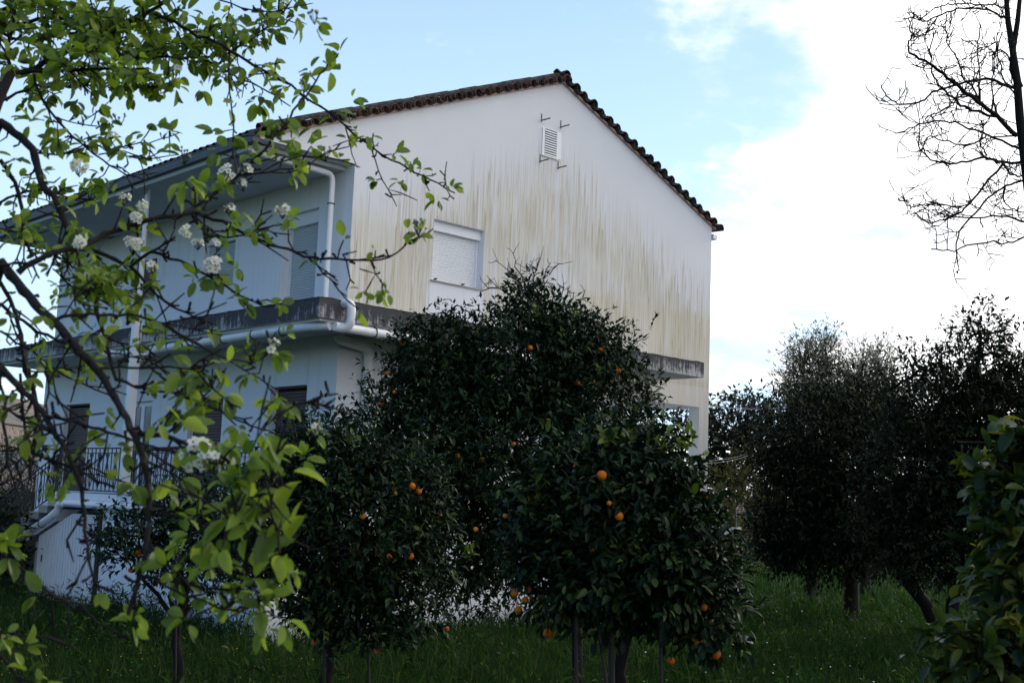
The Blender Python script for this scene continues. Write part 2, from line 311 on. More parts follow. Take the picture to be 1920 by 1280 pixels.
# ------------------------------------------------------------------ ground and hill
mb = MB(); nx, ny = 60, 70
xs = np.sign(np.linspace(-1, 1, nx))*np.abs(np.linspace(-1, 1, nx))**2.2*900; ys = -60 + np.linspace(0, 1, ny)**2.6*1500
vs_ = [(x, y, float(ground(x, y)) + 0.06*math.sin(x*0.7)*math.sin(y*0.55+1)*(1 if y < 60 else 0)) for y in ys for x in xs]
mb.add(vs_, [(j*nx+i, j*nx+i+1, (j+1)*nx+i+1, (j+1)*nx+i) for j in range(ny-1) for i in range(nx-1)], 0, True)
tag(mb.build('ground', M_ground), 'green meadow floor under the grass', kind='structure')
mb = MB(); n = 60; prof = []
for j, (dd, hh) in enumerate(((300, 0), (330, 8), (380, 20), (440, 30), (520, 36), (620, 30), (700, -2))):
    for i in range(n):
        a = math.radians(-75 + 150*i/(n-1)); wob = 0.75 + 0.25*math.sin(i*0.35+1) + 0.1*math.sin(i*0.9+j)
        fall = 1.0 if a < -0.25 else max(0.25, 1.0-(a+0.25)*2.2)
        prof.append((dd*math.sin(a), dd*math.cos(a), GZ - 0.5 + hh*wob*fall))
mb.add(prof, [(j*n+i, j*n+i+1, (j+1)*n+i+1, (j+1)*n+i) for j in range(6) for i in range(n-1)], 0, True)
tag(mb.build('hill', M_hill), 'hazy scrub covered hillside far behind the house', kind='structure')

# ------------------------------------------------------------------ house
YAW = math.radians(46.597); HO = np.array([-2.9605, 21.0, GZ]); HRZ = PI/2-YAW
D2 = np.array([math.sin(YAW), math.cos(YAW), 0]); D1 = np.array([-math.cos(YAW), math.sin(YAW), 0])
def hw(u, v, z): return HO + D2*u + D1*v + np.array([0, 0, z+HZ])
house = empty('house', tuple(HO), 'white two storey house with stained gable wall and terracotta tiled roof', 'house', rz=HRZ)
HOFF = (0, 0, -HZ)
def hb(mbx, name, mats, parent=None): return mbx.build(name, mats, parent or house, HOFF)
def wallgrid(mbx, axis, a0, a1, b0, b1, t0, t1, holes, mi=0, mrev=0):
    """wall in the plane perpendicular to 'axis' ('v': spans u; 'u': spans v) with rectangular openings; t0 is the outer face"""
    A = sorted({a0, a1, *[h[0] for h in holes], *[h[1] for h in holes]}); B = sorted({b0, b1, *[h[2] for h in holes], *[h[3] for h in holes]})
    def solid(i, j):
        if i < 0 or j < 0 or i >= len(A)-1 or j >= len(B)-1: return False
        am, bm = (A[i]+A[i+1])/2, (B[j]+B[j+1])/2
        return not any(h[0] < am < h[1] and h[2] < bm < h[3] for h in holes)
    def pt(a, t, z): return (a, t, z) if axis == 'v' else (t, a, z)
    for i in range(len(A)-1):
        for j in range(len(B)-1):
            if not solid(i, j): continue
            p, q, r, s_ = A[i], A[i+1], B[j], B[j+1]
            mbx.add([pt(p, t0, r), pt(q, t0, r), pt(q, t0, s_), pt(p, t0, s_)], [(0, 1, 2, 3)], mi)
            mbx.add([pt(p, t1, r), pt(p, t1, s_), pt(q, t1, s_), pt(q, t1, r)], [(0, 1, 2, 3)], mrev)
            for (di, dj, e) in ((-1, 0, ((p, r), (p, s_))), (1, 0, ((q, r), (q, s_))), (0, -1, ((p, r), (q, r))), (0, 1, ((p, s_), (q, s_)))):
                if not solid(i+di, j+dj):
                    (a, z), (a2, z2) = e; mbx.add([pt(a, t0, z), pt(a2, t0, z2), pt(a2, t1, z2), pt(a, t1, z)], [(0, 1, 2, 3)], mrev)
UR, VB, RIDU, RIDZ, SLO = 10.57, 12.6, 5.25, 8.83, 0.405
def rl(u): return RIDZ - SLO*abs(u-RIDU)
# gable: lower storey (with the corner loggia opening), upper storey (with window), triangle
m1 = MB()
wallgrid(m1, 'v', -0.13, UR, -2.9, 2.75, 0.0, 0.30, [(7.6, 10.21, -0.45, 2.30)], 0, 1)
wallgrid(m1, 'v', 0.0, UR, 2.75, 5.88, 0.0, 0.30, [(1.91, 3.21, 4.05, 5.235)], 0, 1)
tri = [(-2.0, 5.88), (UR, 5.88), (UR, rl(UR)), (RIDU, RIDZ), (-2.0, rl(-2.0)+0.01)]
m1.prism(tri, 'y', 0.0, 0.28, 0)
hb(m1, 'gable_wall', [M_gable, M_white])
# front facade, two storeys
DOORS_UP = [(1.05, 2.22, 3.07, 5.24)]; WIN_UP = [(4.0, 5.25, 4.10, 5.04), (7.35, 8.35, 4.15, 5.02)]
DOORS_LO = [(0.90, 2.11, -0.22, 1.90), (3.82, 5.16, -0.22, 1.80), (6.80, 8.05, -0.22, 1.80), (9.90, 11.3, -0.22, 1.84)]
m2 = MB(); wallgrid(m2, 'u', 0.30, VB, 2.75, 5.86, 0.0, 0.30, DOORS_UP+WIN_UP); m2.box(0.0, 0.30, 0.28, 0.30, 5.40, 5.86)
wallgrid(m2, 'u', 0.30, VB, -2.9, 2.75, -0.13, 0.30, DOORS_LO)
hb(m2, 'facade_wall', M_white)
m3 = MB(); wallgrid(m3, 'u', 0.30, VB, -2.9, rl(UR), UR, UR-0.30, [(0.30, 3.4, -0.45, 2.30)]); m3.box(0.3, UR-0.3, VB-0.3, VB, -2.9, 6.5)
m3.box(7.3, 7.6, 0.31, 3.7, -0.45, 2.75); m3.box(7.6, UR-0.3, 3.4, 3.7, -0.45, 2.75)
m3.box(0.3, UR-0.3, 0.3, VB-0.3, 2.75, 3.05); m3.box(0.3, UR-0.301, 0.302, VB-0.3, -0.75, -0.46)
hb(m3, 'back_walls', M_white)
# canopy slab wrapping the gable and the front
m4 = MB(); K = [2, 1, 0, 0, 0, 0]
L_ = [(-1.6, -1.5), (8.40, -1.5), (8.40, -0.003), (-0.003, -0.003), (-0.003, VB), (-1.6, VB)]
def slabpoly(mbx, poly, z0, z1):
    n = len(poly)
    mbx.add([(x, y, z0) for x, y in poly][::-1], [tuple(range(n))], 2); mbx.add([(x, y, z1) for x, y in poly], [tuple(range(n))], 1)
    for i in range(n):
        (x, y), (x2, y2) = poly[i], poly[(i+1) % n]
        d = math.hypot(x2-x, y2-y); k = max(1, int(d/0.25))
        # slightly uneven upper arris
        for q in range(k):
            a, c = q/k, (q+1)/k
            h0 = 0.0 if q == 0 else 0.014*math.sin(q*2.3+i)+0.006*math.sin(q*7.1); h1 = 0.0 if q == k-1 else 0.014*math.sin((q+1)*2.3+i)+0.006*math.sin((q+1)*7.1)
            mbx.add([(x+(x2-x)*a, y+(y2-y)*a, z0), (x+(x2-x)*c, y+(y2-y)*c, z0), (x+(x2-x)*c, y+(y2-y)*c, z1+h1), (x+(x2-x)*a, y+(y2-y)*a, z1+h0)], [(0, 1, 2, 3)], 0)
slabpoly(m4, L_, 2.75, 3.075)
hb(m4, 'canopy_slab', [M_fascia, M_slate, M_soffit])
m = MB(); m.box(-1.52, -1.42, -1.42, VB, 2.70, 2.748); m.box(-1.42, 4.5, -1.42, -1.33, 2.70, 2.748); hb(m, 'drip_edge', M_soffit)
# upper soffit under the roof overhang
m = MB(); m.box(-1.98, -0.002, 0.282, VB, 5.80, 5.87); hb(m, 'eave_soffit', M_soffit)
# gutters
def channel(v0, v1, u0, u1, z0, z1, t=0.012):
    g = MB(); g.box(u0, u1, v0, v1, z0, z0+t); g.box(u0, u0+t, v0, v1, z0+t, z1); g.box(u1-t, u1, v0, v1, z0+t, z1-0.03)
    g.box(u0-0.008, u0, v0, v1, z1-0.02, z1); g.box(u0-0.004, u0, v0, v1, z0+0.045, z0+0.055)
    g.box(u0+t, u1-t, v0, v0+t, z0+t, z1-0.02); g.box(u0+t, u1-t, v1-t, v1, z0+t, z1-0.02); return g
g = channel(-0.02, VB+0.1, -2.13, -1.985, 5.80, 5.955); hb(g, 'gutter', M_grey)
g = channel(-0.05, VB+0.1, UR+0.02, UR+0.16, 6.40, 6.52); hb(g, 'gutter', M_pvc)
g = MB(); g.box(-2.02, -1.94, 0.29, VB, 5.72, 5.80); hb(g, 'fascia_board', M_soffit)
# roof deck, tiles
m = MB()
for s_ in (-1, 1):
    ue = -2.02 if s_ < 0 else UR+0.12
    m.prism([(RIDU, RIDZ+0.004), (ue, rl(ue)+0.004), (ue, rl(ue)+0.055), (RIDU, RIDZ+0.055)], 'y', -0.045, VB+0.15, 0)
roof = hb(m, 'roof', M_mortar)
# undulating tile field, one joined surface, out of sight from below
m = MB(); nv = 240
for s_ in (-1, 1):
    ue = -2.06 if s_ < 0 else UR+0.14; rows = 18; vv = np.linspace(0.22, VB+0.12, nv); pts = []
    for i in range(rows+1):
        u = RIDU + (ue-RIDU)*i/rows
        for j, v in enumerate(vv): pts.append((u, v, rl(u)+0.15+0.035*math.cos(v*2*PI/0.22)))
    m.add(pts, [(i*nv+j, i*nv+j+1, (i+1)*nv+j+1, (i+1)*nv+j) for i in range(rows) for j in range(nv-1)], 0, True)
tag(hb(m, 'tile_field', M_tiledark, roof), kind='stuff')
def barrel(length, r0, r1, t=0.016, n=6):
    """half round clay tile along +Y, opening down"""
    q = MB(); pts = []
    for (y, r) in ((0, r0), (length, r1)):
        for rr in (r, r-t):
            for k in range(n+1): a = PI*k/n; pts.append((rr*math.cos(a), y, rr*math.sin(a)))
    N = n+1
    for k in range(n):
        q.add([pts[k], pts[k+1], pts[2*N+k+1], pts[2*N+k]], [(0, 1, 2, 3)], 0, True)
        q.add([pts[N+k], pts[3*N+k], pts[3*N+k+1], pts[N+k+1]], [(0, 1, 2, 3)], 0, True)
        q.add([pts[k], pts[N+k], pts[N+k+1], pts[k+1]], [(0, 1, 2, 3)]); q.add([pts[2*N+k], pts[2*N+k+1], pts[3*N+k+1], pts[3*N+k]], [(0, 1, 2, 3)])
    return q.mesh('roof_tile', M_tile)
me_verge = barrel(0.42, 0.108, 0.098); me_cover = barrel(0.46, 0.092, 0.076)
me_moss = me_cover.copy(); me_moss.materials.clear(); me_moss.materials.append(M_tiledark)
me_moss2 = me_verge.copy(); me_moss2.materials.clear(); me_moss2.materials.append(M_tiledark)
def tile(me, loc, rot):
    o = bpy.data.objects.new('roof_tile', me); COL.objects.link(o); o.parent = roof
    o.location = (loc[0], loc[1], loc[2]+HZ); o.rotation_euler = rot
sa = math.atan(SLO)
for s_, ue, pitch in ((-1, -1.98, 0.245), (1, UR+0.14, 0.27)):
    d = abs(ue-RIDU); n_ = int(d/math.cos(0)/pitch*1.0)
    for i in range(n_+1):
        u = RIDU + s_*(0.02 + i*pitch*d/(n_*pitch)) if n_ else RIDU
        jz = random.uniform(-0.008, 0.008)
        tile(me_verge if s_ < 0 else (me_moss2 if random.random() < 0.75 else me_verge), (u, -0.17+random.uniform(-0.035, 0.03), rl(u)+0.060+jz*1.6), (random.uniform(-0.03, 0.03), -s_*sa*0+random.uniform(-0.05, 0.05)+s_*sa, random.uniform(-0.03, 0.03)))
    for i in range(n_):                                       # pan tiles, hollow side up, between the covers
        u = RIDU + s_*(0.02 + (i+0.5)*d/n_)
        tile(me_verge if random.random() < (0.6 if s_ < 0 else 0.25) else me_moss2, (u, -0.15+random.uniform(-0.015, 0.015), rl(u)+0.135+random.uniform(-0.006, 0.006)), (random.uniform(-0.03, 0.03), PI+s_*sa+random.uniform(-0.04, 0.04), 0))
    L = d/math.cos(sa); k = int(L/0.40)
    for i in range(k+1):                                     # cover tiles running up the verge, lapped
        dist = 0.0 + i*0.40; u = RIDU + s_*(d - dist*math.cos(sa))
        rx = sa + 0.05
        o = bpy.data.objects.new('roof_tile', me_moss); COL.objects.link(o); o.parent = roof
        up_ = Vector((0, 0, 1)); ax = Vector((-s_*math.cos(sa+0.04), 0, math.sin(sa+0.04)))
        side = ax.cross(Vector((0, 0, 1))).normalized(); nrm = side.cross(ax)
        R_ = Matrix((side, ax, nrm)).transposed().to_4x4()
        o.matrix_basis = Matrix.Translation((u, 0.06, rl(u)+0.165+HZ+random.uniform(-0.006, 0.01))) @ R_
for i in range(58):                                          # lower ends of the tile courses at the front eave
    ax = Vector((math.cos(sa), 0, math.sin(sa))); side = ax.cross(Vector((0, 0, 1))).normalized(); nrm = side.cross(ax)
    o = bpy.data.objects.new('roof_tile', me_moss); COL.objects.link(o); o.parent = roof
    o.matrix_basis = Matrix.Translation((-2.11+random.uniform(-0.02, 0.02), 0.18+i*0.22, rl(-2.11)+0.075+HZ)) @ Matrix((side, ax, nrm)).transposed().to_4x4()
for i in range(30): tile(me_moss2, (RIDU, -0.16+i*0.40, RIDZ+0.15+0.01*(i % 2)), (0.03, 0, 0))

# roller shutters: frame part, every slat a sub-part
def slat_mesh(L, h, axis, m):
    q = MB(); n = 3; pr = [(0.0, 0.0), (0.011, h*0.3), (0.011, h*0.62), (0.002, h*0.93), (-0.008, h*0.93), (-0.008, 0.0)]
    if axis == 'u': q.prism([(-a, z) for a, z in pr], 'x', 0, L)
    else: q.prism([(-a, z) for a, z in pr], 'y', 0, L)
    return q.mesh('slat', m)
def shutter(axis, a0, a1, z0, z1, t, m_, pitch, box=0.20, outer=0.0, sill=True, boxm=None):
    """axis 'u': in the gable (spans u, faces -v); axis 'v': in the facade (spans v, faces -u). t = plane of the curtain, outer = wall face"""
    boxm = boxm or M_shut; f = MB()
    def bx(a, c, d0, d1, e0, e1, mi=0): f.box(*((a, c, d0, d1) if axis == 'u' else (d0, d1, a, c)), e0, e1, mi)
    bx(a0+0.002, a1-0.002, t-0.10, t+0.06, z1-box, z1-0.002)                 # box
    bx(a0+0.002, a0+0.05, t-0.03, t+0.03, z0+0.002, z1-box); bx(a1-0.05, a1-0.002, t-0.03, t+0.03, z0+0.002, z1-box)
    bx(a0+0.05, a1-0.05, t+0.03, t+0.05, z0+0.002, z1-box, 1)
    if sill: bx(a0-0.03, a1+0.03, outer-0.03, t+0.05, z0-0.025, z0+0.001, 2)
    fr = hb(f, 'roller_shutter', [boxm, M_dark, M_stone])
    me = slat_mesh(a1-a0-0.10, pitch, axis, m_); n_ = int((z1-box-z0)/pitch)
    for i in range(n_):
        o = bpy.data.objects.new('slat', me); COL.objects.link(o); o.parent = fr
        o.location = (a0+0.05, t, z0+0.004+i*pitch+HZ) if axis == 'u' else (t, a0+0.05, z0+0.004+i*pitch+HZ)
    return fr
ws = shutter('u', 1.91, 3.21, 4.05, 5.235, 0.20, M_shut, 0.043, 0.19)
for a in (2.14, 2.84):
    q = MB(); q.tube([(a, 0.19, 4.11), (a, 0.155, 4.115)], 0.022, 8); q.tube([(a, 0.165, 4.115), (a+0.035, 0.15, 4.135)], 0.014, 6); hb(q, 'shutter_stop', M_clamp, ws)
shutter('v', 1.05, 2.22, 3.07, 5.24, 0.20, M_shut2, 0.052, 0.24, sill=False)
shutter('v', 4.0, 5.25, 4.10, 5.04, 0.10, M_shut2, 0.050, 0.02)
w3 = shutter('v', 7.35, 8.35, 4.15, 5.02, 0.06, M_brown, 0.060, 0.02, boxm=M_brown)
for h in DOORS_LO:
    if h[0] == 6.80: continue
    shutter('v', h[0], h[1], h[2], h[3], 0.02 if h[0] != 0.9 else 0.05, M_brown, 0.060, 0.03, sill=False, boxm=M_brown)
q = MB(); a0, a1 = 6.80, 8.05
for (c, d) in ((a0+0.002, a0+0.09), (a1-0.09, a1-0.002), (7.36, 7.49)): q.box(-0.02, 0.04, c, d, -0.218, 1.798)
for (e, f) in ((-0.218, 0.0), (1.70, 1.798), (0.55, 0.63)): 
    for (c, d) in ((a0+0.09, 7.36), (7.49, a1-0.09)): q.box(-0.015, 0.035, c, d, e, f)
gd = hb(q, 'glazed_door', M_shut)
for (c, d) in ((a0+0.09, 7.36), (7.49, a1-0.09)):
    for (e, f) in ((0.0, 0.55), (0.63, 1.70)): q = MB(); q.box(0.005, 0.015, c, d, e, f); hb(q, 'pane', M_curtain, gd)
# vent in the gable with four brackets
q = MB(); vu0, vu1, vz0, vz1 = 4.78, 5.14, 7.17, 7.72
q.box(vu0-0.07, vu0, -0.018, 0.0, vz0-0.02, vz1+0.01); q.box(vu1, vu1+0.13, -0.018, 0.0, vz0-0.02, vz1+0.01); q.box(vu0, vu1, -0.018, 0.0, vz1, vz1+0.01); q.box(vu0-0.07, vu1+0.05, -0.03, 0.0, vz0-0.045, vz0-0.02)
q.box(vu0, vu1, -0.004, -0.002, vz0-0.019, vz1, 1)  # dark sheet on the wall standing in for the shaded recess
vent = hb(q, 'wall_vent', [M_shut, M_dark])
for i in range(11):
    z = vz0 - 0.005 + i*0.0505; q = MB(); q.add([(vu0+0.002, -0.006, z+0.034), (vu1-0.002, -0.006, z+0.034), (vu1-0.002, -0.028, z), (vu0+0.002, -0.028, z), (vu0+0.002, -0.003, z+0.028), (vu1-0.002, -0.003, z+0.028), (vu1-0.002, -0.024, z-0.006), (vu0+0.002, -0.024, z-0.006)], [(0, 1, 2, 3), (7, 6, 5, 4), (3, 2, 6, 7), (0, 4, 5, 1)]); hb(q, 'vent_slat', M_shut, vent)
for (u, z) in ((4.66, 7.86), (5.24, 7.86), (4.66, 6.98), (5.20, 6.96)):
    q = MB(); q.box(u, u+0.022, -0.014, 0.0, z-0.02, z+0.15); q.box(u, u+0.022, -0.26, -0.014, z-0.006, z+0.016); hb(q, 'iron_bracket', M_rust)
# pipes
def pipe(name, pts, r, n=10, m_=None): q = MB(); q.tube(pts, r, n); return hb(q, name, m_ or M_pvc)
def arc(p0, p1, p2, k=6):
    p0, p1, p2 = map(np.array, (p0, p1, p2)); return [tuple((1-t)**2*p0 + 2*t*(1-t)*p1 + t*t*p2) for t in np.linspace(0, 1, k)]
def clampring(parent, c, axis, r):
    q = MB(); c = np.array(c, float)
    a, b_ = {'x': ((0, 1, 0), (0, 0, 1)), 'y': ((1, 0, 0), (0, 0, 1)), 'z': ((1, 0, 0), (0, 1, 0))}[axis]; a = np.array(a, float); b_ = np.array(b_, float)
    q.tube([c + (r+0.006)*(math.cos(t)*a + math.sin(t)*b_) for t in np.linspace(0, 2*PI, 13)], 0.011, 6, cap=False)
    if axis != 'z': q.tube([c+np.array([0, 0, r]), c+np.array([0, 0, r+0.07])], 0.008, 5)
    hb(q, 'pipe_clamp', M_clamp, parent)
dp = pipe('downpipe', [(-1.98, 0.36, 5.86), (-1.97, 0.36, 5.76)] + arc((-1.9, 0.36, 5.735), (-0.25, 0.36, 5.715), (-0.25, 0.36, 5.71), 2)[:1] + [(-0.36, 0.36, 5.70)] + arc((-0.36, 0.36, 5.70), (-0.22, 0.36, 5.70), (-0.22, 0.36, 5.56), 6)[1:] + [(-0.22, 0.36, 3.07)], 0.055)
for z in (5.15, 3.85): clampring(dp, (-0.22, 0.36, z), 'z', 0.055)
for u in (-1.45, -0.75): clampring(dp, (u, 0.36, 5.73 if u < -1 else 5.715), 'x', 0.055)
# drain pipe collecting under the slab: front run, gable run, and the S bend over the slab corner
r = 0.075
dr = pipe('drain_pipe', [(-1.48, 4.3, 2.60), (-1.48, -0.6, 2.64)] + arc((-1.48, -0.6, 2.64), (-1.48, -1.0, 2.645), (-1.30, -1.40, 2.65), 6), r, 12)
for v in (3.6, 2.6, 1.6, 0.6, -0.3): clampring(dr, (-1.48, v, 2.62), 'y', r)
dr2 = pipe('drain_pipe', [(-1.25, -1.46, 2.64), (4.2, -1.46, 2.60)], r, 12)
for u in (-0.45, 0.85, 2.1, 3.4): clampring(dr2, (u, -1.46, 2.635-0.008*u), 'x', r)
pipe('drain_pipe', arc((-1.12, -1.44, 3.02), (-1.12, -1.70, 3.06), (-1.10, -1.68, 2.92), 6) + [(-1.08, -1.66, 2.80)] + arc((-1.08, -1.66, 2.78), (-1.06, -1.64, 2.58), (-1.2, -1.47, 2.62), 6), 0.074, 12)
dr3 = pipe('drain_pipe', arc((-0.42, -0.35, 2.70), (-0.42, -0.35, 2.62), (-0.2, -0.3, 2.60), 5) + [(0.2, -0.2, 2.57)] + arc((0.25, -0.19, 2.57), (0.47, -0.10, 2.56), (0.47, -0.09, 2.36), 6) + [(0.47, -0.09, -2.2)], 0.085, 12)
clampring(dr3, (0.47, -0.09, 1.98), 'z', 0.085)
# square white post pipe at the porch, from the eave to the floor; elbow over the slab beyond it
q = MB(); q.box(-1.78, -1.62, 4.50, 4.64, -0.20, 3.12); hb(q, 'post', M_shut)
q = MB(); q.tube([(-1.70, 4.57, 3.11), (-1.70, 4.57, 5.80)], 0.055, 8); hb(q, 'downpipe', M_pvc)
pipe('drain_pipe', [(-1.62, 4.50, 2.42), (-1.55, 4.25, 2.53), (-1.49, 4.10, 2.60)], 0.08, 10)
pipe('drain_pipe', [(-1.48, 4.7, 2.60), (-1.48, 5.7, 2.60)], r, 10)
pipe('drain_pipe', arc((-1.58, 5.95, 3.05), (-1.80, 5.98, 3.10), (-1.76, 5.98, 2.92), 6) + arc((-1.76, 5.98, 2.74), (-1.76, 5.98, 2.58), (-1.5, 5.80, 2.60), 6), 0.085, 10)
# porch, basement front, stair
m = MB(); m.box(-1.50, -0.132, -0.2, 8.2, -0.37, -0.225, 0, [1, 1, 0, 0, 0, 0]); hb(m, 'porch_slab', [M_white, M_slate])
m = MB(); m.box(-1.44, -1.24, -0.1, 5.96, -2.9, -0.37); m.box(-1.24, -0.14, -0.1, 0.1, -2.9, -0.37); hb(m, 'basement_wall', M_white)
m = MB(); m.box(-1.49, -1.41, 5.93, 6.04, -2.6, -0.55); hb(m, 'dark_jamb', M_stake)
def stz(v): return -0.40 - 0.335*(v-7.0)
ST0 = 7.6
m = MB(); gpoly = [(6.05, -2.62), (9.05, -2.62), (9.05, stz(9.05)-0.10), (7.05, -0.57), (6.05, -0.57)]
m.prism(gpoly, 'x', -1.40, -1.36); gdo = hb(m, 'cellar_door', M_dark)
for i in range(22):                                          # upright boards of the door, cut to the slope
    v0, v1 = 6.05+i*0.1364+0.022, 6.05+(i+1)*0.1364-0.022
    tp = lambda v: -0.60 if v < 7.05 else stz(v)-0.13-0.0
    q = MB(); q.prism([(v0, -2.60), (v1, -2.60), (v1, min(-0.66, tp(v1))), (v0, min(-0.66, tp(v0)))], 'x', -1.425, -1.401); hb(q, 'board', M_shut, gdo)
q = MB(); q.box(-1.44, -1.426, 8.75, 8.79, -1.75, -1.60); hb(q, 'handle', M_clamp, gdo)
# white pipe along the porch edge and down the stair string
sp_ = pipe('drain_pipe', [(-1.60, 3.2, -0.44), (-1.60, 7.35, -0.44)] + arc((-1.60, 7.35, -0.44), (-1.60, 7.75, -0.44), (-1.60, 7.75, -0.62), 5) + [(-1.60, 8.1, -0.78), (-1.60, 12.6, -0.78-0.335*4.5)], 0.085, 10)
for v in (8.5, 9.6): clampring(sp_, (-1.60, v, -0.78-0.335*(v-8.1)), 'y', 0.085)
for i in range(12):
    v0 = 8.2 + i*0.46; z1 = -0.225 - (i+1)*0.155
    q = MB(); q.box(-1.45, -0.14, v0, v0+0.46, z1-0.16, z1-0.035, 0, [0, 0, 0, 0, 1, 0]); q.box(-1.47, -0.14, v0-0.02, v0+0.45, z1-0.034, z1, 1); hb(q, 'stair_step', [M_slate, M_cream])
m = MB(); m.prism([(8.2, -0.6), (13.7, -0.6-0.337*5.5), (13.7, -2.6), (13.3, -2.6), (8.2, -0.85)], 'x', -1.42, -0.16); hb(m, 'stair_flight', M_white)
m = MB(); m.box(-1.40, -0.2, 9.10, 9.22, -2.6, -1.35); hb(m, 'stair_pier', M_cream)
# wrought iron railing
def railing(name, p0, p1, h, n_, scroll=True):
    p0 = np.array(p0, float); p1 = np.array(p1, float); q = MB(); up_ = np.array([0, 0, 1.0])
    q.tube([p0+up_*h, p1+up_*h], 0.017, 6); q.tube([p0+up_*(h-0.10), p1+up_*(h-0.10)], 0.011, 6); q.tube([p0+up_*0.06, p1+up_*0.06], 0.014, 6)
    q.tube([p0, p0+up_*h], 0.02, 6); q.tube([p1, p1+up_*h], 0.02, 6)
    rr = hb(q, name, M_clamp); d = (p1-p0)/n_; dl = np.linalg.norm(d); dh = d/dl
    for i in range(n_):
        c = p0 + d*(i+0.5); q = MB(); q.tube([c+up_*0.06, c+up_*(h-0.0)], 0.0115, 5)
        if scroll and i % 2 == 0:
            for s_ in (-1, 1):
                pts = [(0.03, 0.80), (0.055, 0.83), (0.075, 0.80), (0.055, 0.775), (0.02, 0.74), (0.015, 0.66), (0.05, 0.55), (0.085, 0.47), (0.09, 0.40), (0.06, 0.37), (0.035, 0.40), (0.05, 0.43)]
                pts2 = [(0.05, 0.36), (0.075, 0.33), (0.09, 0.28), (0.06, 0.21), (0.02, 0.14)]
                for pp in (pts, pts2): q.tube([c + s_*dh*a*dl/0.19 + up_*z*(h/0.95) for a, z in pp], 0.0105, 4)
        hb(q, 'baluster', M_clamp, rr)
    return rr
railing('railing', (-1.46, 0.0, -0.225), (-1.46, 4.45, -0.225), 0.92, 24)
railing('railing', (-1.46, 4.7, -0.225), (-1.46, 8.2, -0.225), 0.92, 19)
railing('railing', (-1.46, 8.3, -0.35), (-1.46, 12.9, -0.35-0.337*4.6), 0.92, 26)
railing('railing', (-0.9, -0.15, -0.225), (-1.46, -0.15, -0.225), 0.92, 3, False)
railing('railing', (7.65, 0.15, -0.45), (10.18, 0.15, -0.45), 0.95, 16, False)
m = MB(); m.box(7.0, UR+0.02, -0.9, -0.003, -0.62, -0.45); hb(m, 'terrace_slab', M_white)

# ------------------------------------------------------------------ foliage machinery
LEAF4 = np.array([(0, 0, 0), (-0.5, 0.42, 0.10), (0.5, 0.42, 0.10), (0, 0.48, 0.0), (0, 1, -0.12)])
LF4 = np.array([(0, 3, 1), (0, 2, 3), (1, 3, 4), (3, 2, 4)])
_y = (0.0, 0.15, 0.38, 0.66, 0.88, 1.0); _w = (0.02, 0.31, 0.49, 0.47, 0.26, 0.0)
LEAFN = [(0, 0, 0)]; LFN = []
_rows = []
for i in range(1, 5):
    z = -0.16*_y[i]**2; _rows.append(len(LEAFN)); LEAFN += [(-_w[i], _y[i], z+0.22*_w[i]), (0, _y[i], z), (_w[i], _y[i], z+0.22*_w[i])]
LEAFN.append((0, 1.0, -0.18)); tip_ = len(LEAFN)-1
r0 = _rows[0]; LFN += [(0, r0+1, r0), (0, r0+2, r0+1)]
for i in range(3):
    a, c = _rows[i], _rows[i+1]
    for k in (0, 1): LFN += [(a+k, a+k+1, c+k+1), (a+k, c+k+1, c+k)]
a = _rows[3]; LFN += [(a, a+1, tip_), (a+1, a+2, tip_)]
LEAFN = np.array(LEAFN, float); LFN = np.array(LFN)
def norm(v): return v/(np.linalg.norm(v, axis=-1, keepdims=True)+1e-9)
def frames(axis, nrm):
    y = norm(axis); x = norm(np.cross(y, nrm)); z = np.cross(x, y); return x, y, z
def arr_mesh(name, V, Fc, m_, var=None, smooth=False):
    me = bpy.data.meshes.new(name); n = len(Fc)
    me.vertices.add(len(V)); me.vertices.foreach_set('co', np.ascontiguousarray(V, dtype=np.float32).ravel())
    me.loops.add(n*3); me.loops.foreach_set('vertex_index', np.ascontiguousarray(Fc, dtype=np.int32).ravel())
    me.polygons.add(n); me.polygons.foreach_set('loop_start', np.arange(0, n*3, 3, dtype=np.int32))
    me.update(calc_edges=True)
    if smooth: me.polygons.foreach_set('use_smooth', np.ones(n, dtype=bool))
    if var is not None:
        at = me.attributes.new('var', 'FLOAT', 'POINT'); at.data.foreach_set('value', np.ascontiguousarray(var, dtype=np.float32))
    me.materials.append(m_); return me
def leaves_joined(name, pos, axis, nrm, ln, wd, var, m_, parent, off, tmpl=(LEAF4, LF4), kind='stuff'):
    x, y, z = frames(axis, nrm); T, Fx = tmpl
    V = pos[:, None, :] + x[:, None, :]*(T[None, :, 0:1]*wd[:, None, None]) + y[:, None, :]*(T[None, :, 1:2]*ln[:, None, None]) + z[:, None, :]*(T[None, :, 2:3]*ln[:, None, None])
    N = len(pos); k = len(T); Fa = (Fx[None] + (np.arange(N)*k)[:, None, None]).reshape(-1, 3)
    me = arr_mesh(name, V.reshape(-1, 3)-np.array(off), Fa, m_, np.repeat(var, k), tmpl[0] is LEAFN)
    o = link(name, me, parent)
    if kind: o['kind'] = kind
    return o
